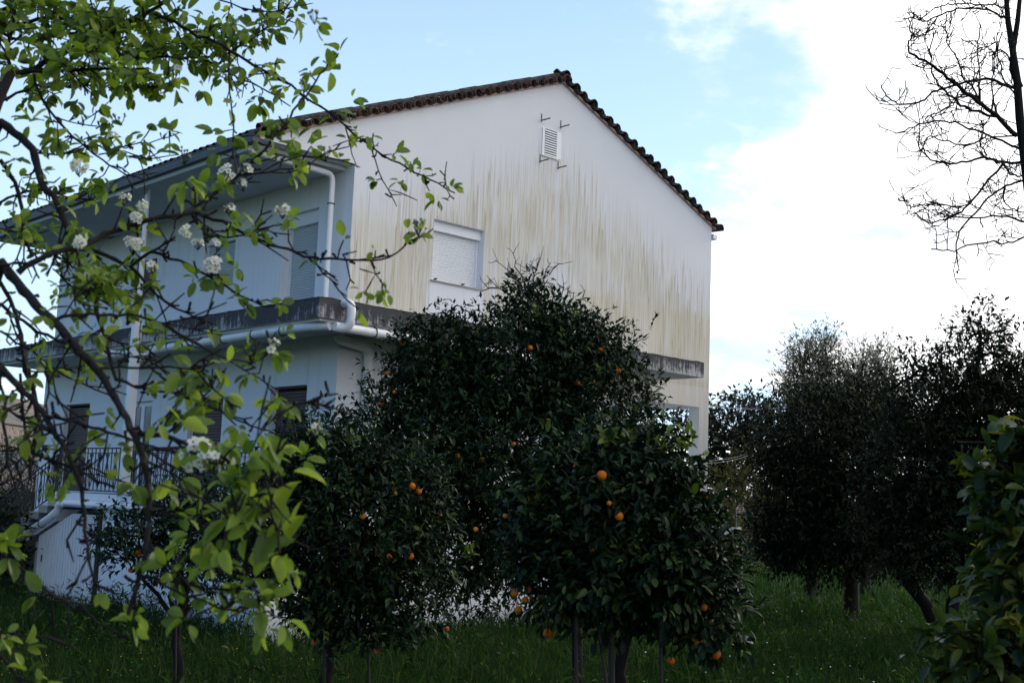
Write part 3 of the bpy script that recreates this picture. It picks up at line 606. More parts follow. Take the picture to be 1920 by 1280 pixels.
def leaf_objs(pos, axis, nrm, ln, wd, var, m_, parent, off, tmpl=(LEAF4, LF4), variants=4, name='leaf'):
    x, y, z = frames(axis, nrm); mes = []
    for i in range(variants):
        T = tmpl[0].copy(); T[:, 2] *= (0.4 + 0.5*i); T[:, 0] += 0.10*(i-1.5)*T[:, 1]**2
        mes.append(arr_mesh(name, T, tmpl[1], m_, np.full(len(T), 0.0), tmpl[0] is LEAFN))
    for i in range(len(pos)):
        o = bpy.data.objects.new(name, mes[i % variants]); COL.objects.link(o); o.parent = parent
        R_ = np.eye(4); R_[:3, 0] = x[i]*wd[i]; R_[:3, 1] = y[i]*ln[i]; R_[:3, 2] = z[i]*ln[i]; R_[:3, 3] = pos[i]-np.array(off); o.matrix_basis = Matrix(R_.tolist())
def rdir(n): return norm(RNG.normal(size=(n, 3)))
def crown(lobes, n_tw, leaves_per, ln, wd, up=0.35, shell=0.45, twig=0.22, droop=0.25):
    """leaf sprigs spread through the lobes (centre, radii); returns leaf arrays and the sprig start points"""
    vol = np.array([l[1][0]*l[1][2] * (l[2] if len(l) > 2 else 1) for l in lobes]); k = RNG.choice(len(lobes), n_tw, p=vol/vol.sum())
    C = np.array([l[0] for l in lobes])[k]; Rr = np.array([l[1] for l in lobes])[k]
    d = rdir(n_tw); rr = shell + (1-shell)*RNG.random(n_tw)**0.6; rr *= 1 + 0.13*RNG.normal(size=n_tw)
    base = C + d*Rr*rr[:, None]
    # drop sprigs buried in another lobe's core
    keep = np.ones(n_tw, bool)
    for c, r_ in ((np.array(l[0]), np.array(l[1])) for l in lobes):
        keep &= ~((((base-c)/r_)**2).sum(1) < (shell*0.8)**2)
    base, d = base[keep], d[keep]; n_tw = len(base)
    td = norm(d + np.array([0, 0, up]) + 0.55*RNG.normal(size=(n_tw, 3)))
    L = twig*(0.6+0.8*RNG.random(n_tw)); N = n_tw*leaves_per
    i = np.repeat(np.arange(n_tw), leaves_per); t = RNG.random(N)
    pos = base[i] + td[i]*(L[i]*t)[:, None] + 0.012*RNG.normal(size=(N, 3))
    ax = norm(td[i]*(0.25+0.9*t)[:, None] + 0.85*rdir(N) + np.array([0, 0, -droop]))
    nr = norm(np.array([0, 0, 1.0]) + 0.6*rdir(N) + 0.35*d[i])
    le = ln*(0.65+0.6*RNG.random(N)); we = wd*(0.75+0.5*RNG.random(N))*le/ln
    return pos, ax, nr, le, we, np.clip(0.62*RNG.random(n_tw)[i]+0.38*RNG.random(N), 0, .999), base, td, L
def lobe(px, py, rx, ry, Y, rd=None, w_=1.0):
    """an ellipsoid of leaves seen at (px, py) with pixel half sizes rx, ry, at distance Y"""
    s = Y/F_PX; return (P(px, py, Y), np.array([rx*s, (rd if rd else (rx+ry)/2*s), ry*s]), w_)
def limb(p0, p1, n=5, wob=0.06, sag=0.0):
    p0 = np.asarray(p0, float); p1 = np.asarray(p1, float); L = np.linalg.norm(p1-p0)
    pts = [p0 + (p1-p0)*t + (0 if t in (0, 1) else 1)*RNG.normal(size=3)*wob*L + np.array([0, 0, sag*L*4*t*(1-t)]) for t in np.linspace(0, 1, n)]; return pts
def top_visible(pos, ln, k, back=None):
    q = pos-np.array([0, 0, EYE]); z = q@fw; x = 960+F_PX*(q@RT)/z; y = 640-F_PX*(q@UP)/z
    ok = (x > 4) & (x < 1916) & (y > 4) & (y < 1276)
    sc = np.where(ok, ln/z, 0)
    if back is not None: sc = np.where(ok, back, -1e9)
    return np.argsort(-sc)[:k]
def split_leaves(arrs, k, m_, parent, off, tmpl, front=True, stuffname='foliage'):
    pos, ax, nr, le, we, va = arrs
    idx = top_visible(pos, le, k, (-(pos[:, 1]) + 6*le) if front else None); msk = np.zeros(len(pos), bool); msk[idx] = True
    leaf_objs(pos[msk], ax[msk], nr[msk], le[msk], we[msk], va[msk], m_, parent, off, tmpl)
    r_ = ~msk; leaves_joined(stuffname, pos[r_], ax[r_], nr[r_], le[r_], we[r_], va[r_], m_, parent, off, tmpl)
def twigs(mbx, base, td, L, k, rad, to=None):
    for i in RNG.choice(len(base), min(k, len(base)), replace=False):
        a = base[i]; e = a + td[i]*L[i]; s = a - td[i]*L[i]*1.2 + RNG.normal(size=3)*0.03
        mbx.tube([s, a, e], [rad*1.4, rad, rad*0.4], 4, cap=False)
def plant_tree(name, label, cat, base, lobes, n_tw, per, ln, wd, m_, bark, trunk_r, nobj=0, group=None, fork=0.45, stems=None, tw=260, tmpl=(LEAF4, LF4), **kw):
    root = empty(name, tuple(base), label, cat, group); off = tuple(base)
    pos, ax, nr, le, we, va, bs_, td, L = crown(lobes, n_tw, per, ln, wd, **kw)
    cen = np.mean([l[0] for l in lobes], axis=0); q = MB(); b0 = np.array(base, float)
    if stems is None:
        fk = b0 + (cen-b0)*fork; q.tube(limb(b0-np.array([0, 0, 0.15]), fk, 6, 0.03), list(np.linspace(trunk_r*1.25, trunk_r*0.85, 6)), 9)
        starts = [fk]*len(lobes)
    else:
        starts = []
        for s_ in stems:
            q.tube(s_[0], s_[1], 8)
        starts = [stems[i % len(stems)][0][-1] for i in range(len(lobes))]
    q.build('trunk', bark, root, off)
    q = MB()
    for i, l in enumerate(lobes):
        c = np.array(l[0]); q.tube(limb(starts[i], c, 6, 0.06), list(np.linspace(trunk_r*0.6, trunk_r*0.22, 6)), 6)
        for j in range(5):
            e = c + rdir(1)[0]*l[1]*0.85; q.tube(limb(c + RNG.normal(size=3)*0.05, e, 5, 0.07), list(np.linspace(trunk_r*0.3, trunk_r*0.07, 5)), 5)
    twigs(q, bs_, td, L, tw, max(0.004, trunk_r*0.06)); q.build('branches', bark, root, off)
    arrs = (pos, ax, nr, le, we, va)
    if nobj: split_leaves(arrs, nobj, m_, root, off, tmpl)
    else: leaves_joined('crown', *arrs, m_, root, off)
    return root, off

ORANGE_ME = []
for i in range(3):
    q = MB(); q.ball((0, 0, 0), 1.0, 14, 10, 0, 0.93+0.04*i); q.tube([(0, 0, 0.90), (0.02, 0.01, 1.18)], [0.08, 0.05], 5, 1); ORANGE_ME.append(q.mesh('orange', [M_orange, M_bark2]))
def oranges(root, off, lst, Yof):
    for i, (px, py, dia) in enumerate(lst):
        Y = Yof(px, py); p = P(px, py, Y); r_ = dia/2*Y/F_PX
        o = bpy.data.objects.new('orange', ORANGE_ME[i % 3]); COL.objects.link(o); o.parent = root
        o.location = p-np.array(off); o.scale = (r_, r_, r_); o.rotation_euler = (random.uniform(-.5, .5), random.uniform(-.5, .5), random.uniform(0, 6))
def front_of(lobes, push=0.92):
    """distance of the crown's near surface at a pixel"""
    def fn(px, py):
        best = None
        for c, r_, *_ in lobes:
            qx, qy = proj(c); s = c[1]/F_PX; e = ((px-qx)*s/r_[0])**2 + ((py-qy)*s/r_[2])**2
            y = c[1] - r_[1]*math.sqrt(max(0.0, 1-e))*push
            if e < 1 and (best is None or y < best): best = y
        return best if best is not None else min(c[1] for c, *_ in lobes)
    return fn
def gpt(px, Y): 
    x = P(px, 1100, Y)[0]; return (float(x), float(Y), float(ground(x, Y)))

# ------------------------------------------------------------------ orange trees
GRP = None
L1 = [lobe(985, 690, 150, 110, 15.2), lobe(960, 850, 190, 170, 15.0), lobe(800, 830, 125, 150, 15.0), lobe(1110, 760, 115, 140, 15.2), lobe(820, 685, 90, 75, 15.1), lobe(785, 650, 40, 35, 15.1, None, .7), lobe(1010, 600, 78, 45, 15.4, None, 0.75),
      lobe(985, 548, 42, 32, 15.4, None, 0.6), lobe(1085, 640, 78, 60, 15.2), lobe(870, 1010, 120, 110, 14.9), lobe(740, 800, 75, 85, 15.0, None, .5), lobe(1180, 800, 38, 55, 15.2, None, .5), lobe(930, 1090, 60, 60, 14.8, None, .5), lobe(845, 610, 28, 22, 15.2, None, .7)]
t1, off1 = plant_tree('orange_tree', 'tallest orange tree, with bare dead twigs at its top, in front of the gable wall', 'orange tree', gpt(1084, 15.4), L1, 8600, 7, 0.094, 0.038, M_citrus, M_bark2, 0.065, 300, twig=0.22, shell=0.36, stems=[([P(1084, 1345, 15.4), P(1082, 1180, 15.4), P(1070, 1080, 15.3), P(1030, 980, 15.2), P(985, 880, 15.1)], [0.075, 0.065, 0.06, 0.05, 0.04])])
oranges(t1, off1, [(994, 652, 11), (1126, 656, 11), (1157, 695, 14), (1085, 718, 8), (1091, 723, 8), (1112, 715, 8), (725, 700, 9), (753, 642, 8), (719, 760, 10), (711, 757, 8), (963, 832, 9), (858, 854, 9), (904, 861, 9), (1010, 879, 9), (1028, 789, 9), (1217, 791, 10), (1195, 768, 7), (739, 735, 7)], front_of(L1, .84))
q = MB()
def deadtwig(mbx, pts, Y, r0=0.010):
    p3 = [P(x, y, Y+random.uniform(-.1, .1)) for x, y in pts]; mbx.tube(p3, list(np.linspace(r0, r0*0.4, len(p3))), 5, cap=False)
    for i in range(1, len(p3)):
        for _ in range(2):
            a = p3[i] + (p3[i-1]-p3[i])*random.random()*0.8; dr = norm(p3[i]-p3[i-1] + RNG.normal(size=3)*0.12); mbx.tube([a, a+dr*0.09, a+dr*0.17+RNG.normal(size=3)*0.02], [r0*0.5, r0*0.4, r0*0.2], 4, cap=False)
for pts in ([(1000, 580), (960, 515), (945, 500), (928, 487)], [(985, 525), (965, 500), (967, 488), (961, 473)], [(1001, 540), (1001, 515), (997, 500), (992, 496)], [(1003, 512), (1012, 488), (1014, 482)], [(1018, 530), (1024, 505), (1033, 492)], [(1030, 515), (1040, 500), (1050, 494)],
            [(995, 580), (965, 560), (932, 538), (920, 525), (912, 516)], [(932, 540), (915, 540), (900, 522)], [(1066, 575), (1074, 560), (1076, 548)], [(1080, 572), (1093, 560), (1097, 543)], [(1052, 555), (1057, 540), (1056, 530)], [(960, 600), (945, 592), (933, 575)], [(1105, 590), (1118, 590)]): deadtwig(q, pts, 15.3)
tag(q.build('dead_twigs', M_twig, t1, off1), kind='stuff')
L2 = [lobe(690, 985, 135, 135, 12.0), lobe(610, 900, 85, 90, 12.1), lobe(760, 930, 80, 80, 12.1), lobe(600, 1060, 90, 100, 12.0), lobe(760, 1090, 75, 95, 11.9), lobe(660, 1130, 90, 75, 12.0), lobe(520, 960, 75, 100, 12.3), lobe(585, 815, 40, 35, 12.2, None, .7), lobe(655, 850, 60, 50, 12.2, None, .7), lobe(480, 1050, 60, 60, 12.4, None, .7)]
t2, off2 = plant_tree('orange_tree', 'broad orange tree left of the tallest one, before the front corner of the house', 'orange tree', gpt(622, 12.0), L2, 3900, 7, 0.088, 0.035, M_citrus, M_bark2, 0.07, 300, twig=0.22)
oranges(t2, off2, [(772, 911, 15), (785, 921, 12), (680, 967, 12), (730, 1042, 12), (769, 1042, 15), (617, 1111, 10), (530, 1025, 13), (590, 1205, 13), (703, 1220, 11), (824, 964, 8), (584, 1174, 10), (838, 1178, 9), (742, 925, 8)], front_of(L2, .9))
L3 = [lobe(1170, 960, 130, 120, 8.6), lobe(1080, 940, 95, 80, 8.7), lobe(1218, 930, 58, 80, 8.7), lobe(1240, 1040, 110, 100, 8.5), lobe(1090, 1050, 110, 95, 8.5), lobe(1300, 1100, 55, 72, 8.5), lobe(1160, 1110, 100, 60, 8.6), lobe(1180, 862, 60, 40, 8.8), lobe(1020, 1000, 60, 75, 8.7, None, .8), lobe(1330, 1170, 45, 45, 8.5, None, .5)]
t3, off3 = plant_tree('orange_tree', 'nearest orange tree, staked with poles, with ripe oranges hanging low', 'orange tree', gpt(1180, 8.6), L3, 2700, 7, 0.082, 0.035, M_citrus, M_bark2, 0.05, 300, twig=0.22, fork=0.66, tmpl=(LEAFN, LFN))
oranges(t3, off3, [(1128, 891, 20), (1081, 875, 14), (1161, 967, 17), (1142, 943, 10), (1110, 1028, 11), (947, 967, 9), (965, 1112, 15), (990, 1105, 13), (985, 1125, 14), (972, 1143, 15), (1057, 1153, 20), (1027, 1187, 18), (1326, 937, 15), (1320, 1138, 14), (1335, 1165, 10), (1270, 1180, 14), (1310, 1206, 18), (1341, 1225, 20), (1258, 1238, 15), (1272, 1135, 13), (892, 992, 9)], front_of(L3, 1.08))
q = MB(); p_ = P(1326, 937, 8.45); q.tube(limb(P(1262, 925, 8.6), p_+np.array([0.0, 0, 0.04]), 5, 0.04), [0.012, 0.010, 0.008, 0.006, 0.004], 5); 
for (px, py) in ((1310, 1206), (1341, 1225), (1258, 1238), (1057, 1153), (1027, 1187)): a = P(px, py, 8.4); q.tube(limb(a+np.array([0.02, 0.05, 0.22]), a, 4, 0.04), [0.007, 0.006, 0.005, 0.004], 4)
tag(q.build('fruit_twigs', M_bark2, t3, off3), kind='stuff')
L4 = [lobe(300, 1005, 110, 60, 15.0), lobe(370, 1030, 110, 70, 15.1), lobe(220, 1020, 45, 30, 15.0), lobe(420, 960, 80, 60, 15.2), lobe(330, 950, 60, 40, 15.1)]
t4, off4 = plant_tree('orange_tree', 'small low orange tree against the basement wall, behind the pear branches', 'orange tree', gpt(352, 15.0), L4, 1100, 7, 0.09, 0.036, M_citrus, M_bark2, 0.06, 120, twig=0.22)
oranges(t4, off4, [(258, 1033, 11), (245, 1068, 10), (288, 1063, 10), (262, 1040, 8), (447, 1020, 10)], front_of(L4))
# pale young shoots standing out of the dark crowns
M_shoot = f_leafmat([(0.0, (0.050, 0.085, 0.015)), (0.6, (0.10, 0.15, 0.022)), (1.0, (0.17, 0.21, 0.03))], 0.3, 0.4, 0.2)('young_shoot')
def shoots(root, off, lst, Yof, ln):
    for (px, py, n_) in lst:
        c = P(px, py, Yof(px, py)-0.03); n = n_*7; up_ = norm(np.array([0, -0.25, 1.0]) + 0.3*rdir(n_)); t = RNG.random(n); i = np.repeat(np.arange(n_), 7)
        pos = c + 0.04*rdir(n_)[i] + up_[i]*(t*ln*1.3)[:, None]; ax = norm(up_[i]*0.6 + 0.9*rdir(n)); le = ln*(.6+.6*RNG.random(n))
        leaves_joined('young_shoot', pos, ax, norm(np.array([0, -0.4, .8])+.6*rdir(n)), le, le*.42, RNG.random(n), M_shoot, root, off, (LEAFN, LFN))
shoots(t3, off3, [(1300, 845, 2), (1240, 850, 2), (1172, 842, 2), (1140, 850, 2), (1012, 935, 3), (985, 968, 3), (1165, 1065, 2), (1290, 960, 1), (1200, 1050, 1)], front_of(L3), .10)
shoots(t2, off2, [(880, 1045, 2), (662, 838, 2), (610, 812, 1), (780, 1010, 1), (700, 1150, 1), (835, 985, 1)], front_of(L2), .09)
shoots(t1, off1, [(1005, 600, 2), (1085, 600, 2), (1050, 640, 1), (830, 690, 1), (1120, 700, 1), (900, 640, 1)], front_of(L1), .09)
# stakes
def stake(px0, py0, px1, py1, Y, label, r_=0.014):
    a = P(px0, py0, Y); e = P(px1, py1, Y); d = e-a; g_ = ground(e[0], e[1]); t = (g_-0.1-a[2])/d[2]; e = a + d*t
    base = (float(e[0]), float(e[1]), float(g_)); q = MB(); q.tube([a, (a+e)/2+np.array([0.006, 0, 0]), e], [r_, r_*1.05, r_*1.1], 7)
    tag(q.build('wooden_stake', M_stake, None, base), label, 'stake', 'stakes propping the orange trees').location = base
stake(1080, 1150, 1080, 1280, 8.3, 'straight thin stake under the left side of the nearest orange tree')
stake(1118, 1150, 1136, 1280, 8.4, 'slanting thin stake left of the trunk of the nearest orange tree', 0.012)
stake(1146, 1140, 1146, 1280, 8.5, 'thick upright stake right beside the trunk of the nearest orange tree', 0.022)
stake(1238, 1150, 1239, 1280, 8.4, 'upright stake right of the trunk of the nearest orange tree', 0.012)
stake(690, 1200, 691, 1280, 11.9, 'thin stake right of the trunk of the broad orange tree', 0.013)
stake(609, 1190, 606, 1280, 11.8, 'stake touching the trunk of the broad orange tree', 0.018)
stake(330, 1105, 329, 1190, 14.6, 'thin stake left of the small low orange tree', 0.013)

# ------------------------------------------------------------------ trees on the right
RA = [lobe(1545, 830, 120, 115, 28), lobe(1500, 930, 80, 110, 28), lobe(1620, 900, 120, 140, 28), lobe(1550, 990, 130, 70, 28), lobe(1545, 1040, 120, 36, 28), lobe(1475, 1010, 55, 55, 28), lobe(1640, 780, 70, 70, 28.5)]
bA = gpt(1595, 29.0); b3 = np.array(bA)
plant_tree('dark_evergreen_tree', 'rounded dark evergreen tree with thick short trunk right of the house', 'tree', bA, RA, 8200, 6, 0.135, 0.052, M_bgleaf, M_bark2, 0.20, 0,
           stems=[([b3-np.array([0, 0, .2]), P(1597, 1100, 29), P(1592, 1050, 29), P(1570, 1000, 28.6), P(1540, 930, 28.2)], [0.20, 0.17, 0.17, 0.12, 0.08]), ([P(1600, 1075, 29), P(1625, 1045, 29), P(1640, 1000, 28.5), P(1650, 930, 28.3)], [0.14, 0.11, 0.09, 0.07])], twig=0.4)
RB = [lobe(1820, 700, 75, 75, 22, None, .8), lobe(1840, 620, 35, 50, 22, None, .6), lobe(1760, 770, 95, 90, 22), lobe(1870, 800, 110, 110, 22), lobe(1730, 880, 110, 110, 22.2), lobe(1850, 930, 130, 120, 22), lobe(1690, 970, 80, 80, 22.3), lobe(1780, 1010, 120, 70, 22), lobe(1770, 1050, 140, 42, 22), lobe(1830, 850, 110, 120, 22.6), lobe(1720, 700, 40, 45, 22.2, None, .5), lobe(1900, 690, 55, 60, 22, None, .8), lobe(1950, 850, 110, 160, 22)]
bB = gpt(1785, 22.3); b3 = np.array(bB)
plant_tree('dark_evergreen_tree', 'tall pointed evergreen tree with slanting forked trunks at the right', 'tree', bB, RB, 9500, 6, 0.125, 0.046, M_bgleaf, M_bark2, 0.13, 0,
           stems=[([b3-np.array([0, 0, .2]), P(1786, 1140, 22.3), P(1790, 1100, 22.3), P(1800, 1030, 22.2), P(1810, 900, 22)], [0.15, 0.13, 0.12, 0.10, 0.07]),
                  ([P(1790, 1110, 22.3), P(1815, 1080, 22.3), P(1850, 1050, 22.2), P(1900, 990, 22)], [0.10, 0.09, 0.08, 0.05]),
                  ([P(1752, 1165, 23.5), P(1735, 1130, 23.5), P(1705, 1095, 23.2), P(1672, 1065, 23), P(1650, 1010, 22.6)], [0.14, 0.13, 0.11, 0.09, 0.06]),
                  ([P(1722, 1112, 23.3), P(1708, 1080, 23.2), P(1700, 1030, 22.8), P(1720, 940, 22.4)], [0.11, 0.10, 0.09, 0.06])], twig=0.34)
RC = [lobe(1515, 720, 45, 65, 36, None, .7), lobe(1560, 740, 40, 60, 36, None, .7), lobe(1530, 800, 70, 60, 36), lobe(1490, 760, 35, 45, 36, None, .6), lobe(1505, 672, 22, 38, 36, None, .9), lobe(1548, 672, 20, 40, 36, None, .9)]
plant_tree('olive_tree', 'pale grey olive tree showing above the rounded evergreen, left of its twin', 'olive tree', gpt(1525, 36), RC, 1500, 7, 0.16, 0.034, M_olive, M_bark2, 0.14, 0, twig=0.6, up=0.9, tw=400)
RD = [lobe(1625, 725, 38, 60, 37), lobe(1650, 690, 25, 45, 37, None, .9), lobe(1610, 700, 20, 40, 37, None, .7), lobe(1600, 770, 50, 60, 37), lobe(1650, 790, 60, 60, 37)]
plant_tree('olive_tree', 'grey olive tree crown between the other olive and the tall pointed evergreen', 'olive tree', gpt(1625, 37), RD, 1300, 7, 0.16, 0.034, M_olive, M_bark2, 0.14, 0, twig=0.5, up=0.9, tw=300)
RE = [lobe(1395, 795, 62, 55, 48), lobe(1350, 830, 50, 60, 48), lobe(1430, 830, 60, 70, 48), lobe(1300, 830, 45, 50, 48), lobe(1260, 810, 30, 38, 48, None, .7), lobe(1400, 880, 80, 60, 48), lobe(1340, 890, 50, 50, 48)]
plant_tree('broad_tree', 'distant dark broad tree seen past the right corner of the house', 'tree', gpt(1375, 48), RE, 1300, 6, 0.26, 0.12, M_far, M_bark2, 0.22, 0, twig=0.6)
# scrub under it
RF = [lobe(1370, 960, 60, 70, 34), lobe(1340, 1010, 45, 60, 33), lobe(1410, 1000, 45, 60, 33), lobe(1450, 960, 60, 60, 35), lobe(1385, 900, 25, 40, 34, None, .6)]
rf, offf = plant_tree('scrub_thicket', 'brownish scrub thicket beyond the right corner of the house', 'thicket', gpt(1375, 33.5), RF, 1100, 6, 0.15, 0.03, M_weed, M_bark2, 0.05, 0, twig=0.5, up=0.8)
q = MB()
for pts in ([(1347, 1000), (1348, 960), (1346, 925)], [(1381, 995), (1381, 960), (1379, 935)], [(1345, 1000), (1335, 975)], [(1352, 1000), (1368, 970)]): q.tube([P(x, y, 32.4) for x, y in pts], 0.014, 4)
q.build('dry_stems', M_wire, rf, offf)
# cables
def cable(label, a, c, n=9, r_=0.012, sag=0.05, name='overhead_cable'):
    pts = [a + (c-a)*t - np.array([0, 0, sag*4*t*(1-t)]) for t in np.linspace(0, 1, n)]; base = pts[0]; q = MB(); q.tube(pts, r_, 5)
    o = q.build(name, M_wire, None, tuple(base)); o.location = base; tag(o, label, 'cable')
cable('grey overhead cable running from behind the house corner to the evergreen', P(1322, 759, 30.0), P(1470, 765, 27.5))
for k, (dy, nm) in enumerate(((0, 'upper'), (5, 'lower'))):
    cable('%s of two thin wires slanting up from the right column of the house' % nm, P(1322, 863+dy, 30.0), P(1402, 850+dy*0.8, 31.0), r_=0.008, name='thin_wire')
q = MB(); a = P(1340, 1014, 30.5); c = P(1392, 1016, 30.5); q.tube([a, c], 0.022, 6); q.tube([c, np.array([c[0], c[1], ground(c[0], c[1])-0.1])], 0.02, 6); q.tube([a, np.array([a[0], a[1], ground(a[0], a[1])-0.1])], 0.02, 6)
o = q.build('pole_rail', M_wire, None, tuple(a)); o.location = a; tag(o, 'pale low pole rail in the scrub beyond the house corner', 'rail')
# near citrus bush at the right edge
RG = [lobe(1935, 890, 60, 70, 4.6), lobe(1935, 1000, 65, 80, 4.5), lobe(1950, 1120, 90, 85, 4.5), lobe(1895, 1240, 95, 65, 4.4), lobe(1980, 1000, 90, 160, 4.6), lobe(1910, 830, 18, 25, 4.6, None, .4)]
plant_tree('lemon_bush', 'near citrus bush with yellowish glossy leaves at the right edge', 'bush', gpt(1935, 4.6), RG, 480, 6, 0.085, 0.044, M_citrus2, M_bark2, 0.03, 220, twig=0.13, shell=0.3, tmpl=(LEAFN, LFN))
# hedge of grey brush at the left, behind the stair
LH = [lobe(30, 900, 90, 70, 33), lobe(-60, 920, 90, 80, 33), lobe(60, 960, 60, 70, 32.5), lobe(0, 1020, 80, 50, 32), lobe(20, 850, 50, 20, 33, None, .5)]
lh, offl = plant_tree('bramble_hedge', 'leafless greyish bramble hedge behind the stair at the left', 'hedge', gpt(10, 33), LH, 900, 5, 0.12, 0.03, M_weed, M_bark2, 0.05, 0, twig=0.5, tw=880, up=0.6)
LK = [lobe(-40, 1000, 70, 90, 26), lobe(20, 1040, 45, 45, 27, None, .6)]
plant_tree('dark_bush', 'dark low bush at the foot of the stair at the left edge', 'bush', gpt(-20, 26.5), LK, 500, 6, 0.12, 0.05, M_bgleaf, M_bark2, 0.05, 0, twig=0.3)

# ------------------------------------------------------------------ bare tree, top right
bt = gpt(1990, 18.0); bare = empty('bare_tree', bt, 'leafless tree with dark twisting branches at the upper right', 'tree')
TR = [(1990, 1330), (1985, 1100), (1965, 700), (1935, 400), (1922, 300), (1912, 220), (1907, 150), (1898, 90), (1890, 40), (1884, -40)]
q = MB(); q.tube([P(x, y, 18.0) for x, y in TR[:-4]] + [P(x, y, 18.0) for x, y in TR[-4:]], [0.17, 0.15, 0.12, 0.09, 0.078, 0.07, 0.062, 0.052, 0.046, 0.035], 8); q.tube([P(x, y, 18.0) for x, y in ((1912, 165), (1898, 130), (1900, 90), (1908, 40), (1915, -30))], [0.06, 0.05, 0.045, 0.04, 0.03], 6); q.build('trunk', M_bark2, bare, bt)
BR = [([(1908, 255), (1868, 215), (1834, 191), (1801, 168), (1767, 138), (1740, 119), (1717, 107), (1700, 90), (1707, 67), (1704, 34)], .055), ([(1908, 168), (1871, 155), (1831, 149), (1797, 158), (1760, 165), (1740, 181), (1717, 198), (1683, 195), (1663, 181), (1651, 161)], .036),
      ([(1868, 217), (1804, 201), (1784, 185), (1764, 165), (1750, 144), (1743, 111), (1750, 60)], .034), ([(1834, 188), (1804, 141), (1794, 107), (1777, 81), (1774, 47)], .026), ([(1915, 279), (1885, 269), (1851, 255), (1804, 235), (1757, 225), (1713, 238), (1680, 249)], .034),
      ([(1918, 302), (1878, 307), (1851, 292), (1824, 302), (1784, 306), (1757, 304), (1723, 282), (1725, 240)], .036), ([(1878, 307), (1834, 363), (1801, 400), (1767, 413), (1740, 420), (1717, 400)], .03), ([(1922, 336), (1885, 349), (1851, 370), (1817, 410), (1794, 440), (1797, 500)], .03),
      ([(1801, 385), (1760, 383), (1717, 383), (1703, 388), (1685, 370)], .02), ([(1922, 417), (1878, 403), (1817, 408), (1774, 408)], .028), ([(1888, 37), (1864, 24), (1821, 13), (1784, 20), (1750, 34), (1730, 42), (1726, 27)], .026), ([(1885, 13), (1851, 8), (1804, 7), (1777, 7), (1754, 15)], .02),
      ([(1930, 440), (1890, 462), (1840, 452), (1790, 470), (1745, 468)], .026), ([(1851, 292), (1838, 270), (1846, 240), (1838, 228)], .02), ([(1851, 255), (1820, 275), (1780, 270), (1740, 250), (1728, 282)], .018), ([(1905, 130), (1880, 95), (1850, 100), (1835, 130), (1820, 170)], .022), ([(1910, 190), (1890, 160), (1870, 110), (1880, 60)], .024),
      ([(1878, 307), (1900, 330), (1925, 330)], .03), ([(1834, 191), (1838, 140), (1830, 90), (1838, 45)], .018), ([(1801, 168), (1790, 195), (1770, 205), (1735, 225)], .014), ([(1868, 215), (1860, 160), (1866, 100), (1872, 60)], .02), ([(1885, 349), (1880, 380), (1900, 395), (1925, 400)], .02)]
for pts, r_ in BR:
    p3 = []
    dz_ = random.uniform(-1.4, 1.4)
    for i, (x, y) in enumerate(pts): p3.append(P(x + random.uniform(-2, 2), y + random.uniform(-2, 2), 18.0 + dz_*i/len(pts)))
    p3 = np.array(p3); T_ = np.arange(len(p3)); tt = np.linspace(0, len(p3)-1, (len(p3)-1)*4+1); p3 = np.stack([np.interp(tt, T_, p3[:, k]) for k in range(3)], 1)
    for _ in range(3): p3[1:-1] = (p3[:-2]+2*p3[1:-1]+p3[2:])/4
    p3[1:-1] += RNG.normal(size=p3[1:-1].shape)*0.012; p3 = list(p3)
    q = MB(); n_ = len(p3); rr = np.linspace(r_*0.66, 0.0095, n_); q.tube(p3, list(rr), 6, cap=False)
    def sub(a, d, L, r0, depth):
        k = 4; pp = [a]; dd = d.copy()
        for _ in range(k): dd = norm(dd + RNG.normal(size=3)*0.20 + np.array([0, 0, 0.05])); pp.append(pp[-1] + dd*L/k)
        q.tube(pp, list(np.linspace(max(r0, .0075), max(0.0055, r0*0.5), k+1)), 4, cap=False)
        if depth > 0:
            for i in range(1, k+1):
                if random.random() < 0.75: sub(pp[i], norm(dd + RNG.normal(size=3)*0.7), L*0.5, max(0.005, r0*0.6), depth-1)
    for i in range(1, n_):
        for _ in range(1 if random.random() < 0.62 else 0):
            t = random.random(); a = p3[i-1] + (p3[i]-p3[i-1])*t; d = norm(norm(p3[i]-p3[i-1])*0.5 + RNG.normal(size=3)*0.75*np.array([1, 1, 1.0])); sub(a, d, random.uniform(0.2, 0.55), max(0.0078, rr[i]*0.45), 1)
    q.build('branch', M_bark2, bare, bt)

# ------------------------------------------------------------------ pear tree in the foreground
ptb = (-1.75, 3.3, float(ground(-1.75, 3.3))); pear = empty('pear_tree', ptb, 'blossoming pear tree reaching in from the left with fresh green leaves', 'pear tree')
PB = []          # sampled branch points: px, py, depth, direction
LEAVES = []      # pos, axis, normal, len, wid
FLOW = []
def near(px, py, rad=22):
    best = None
    for (x, y, Y, d) in PB:
        e = (x-px)**2 + (y-py)**2
        if e < rad*rad and (best is None or e < best[0]): best = (e, Y)
    return best[1] if best else None
def spray(p, d, n, s, spread=1.0, bl=0):
    yy_ = proj(p)[1]
    if yy_ > 300: s *= 0.74 if s < 0.064 else 0.88
    if yy_ > 780: n = max(2, int(round(n*0.9)))
    """leaf cluster on a spur at p growing along d"""
    for i in range(n):
        a = norm(d*0.55 + rdir(1)[0]*0.95*spread + np.array([0, 0, 0.05])); st = p + a*random.uniform(0.006, 0.022)*s/0.055
        a2 = norm(a + np.array([0, 0, -0.35]) + 0.25*rdir(1)[0])
        l = s*random.uniform(0.65, 1.2); nr = norm(np.array([0, -0.5, 0.8]) + 0.8*rdir(1)[0]); LEAVES.append((st, a2, nr, l, l*random.uniform(0.44, 0.60)))
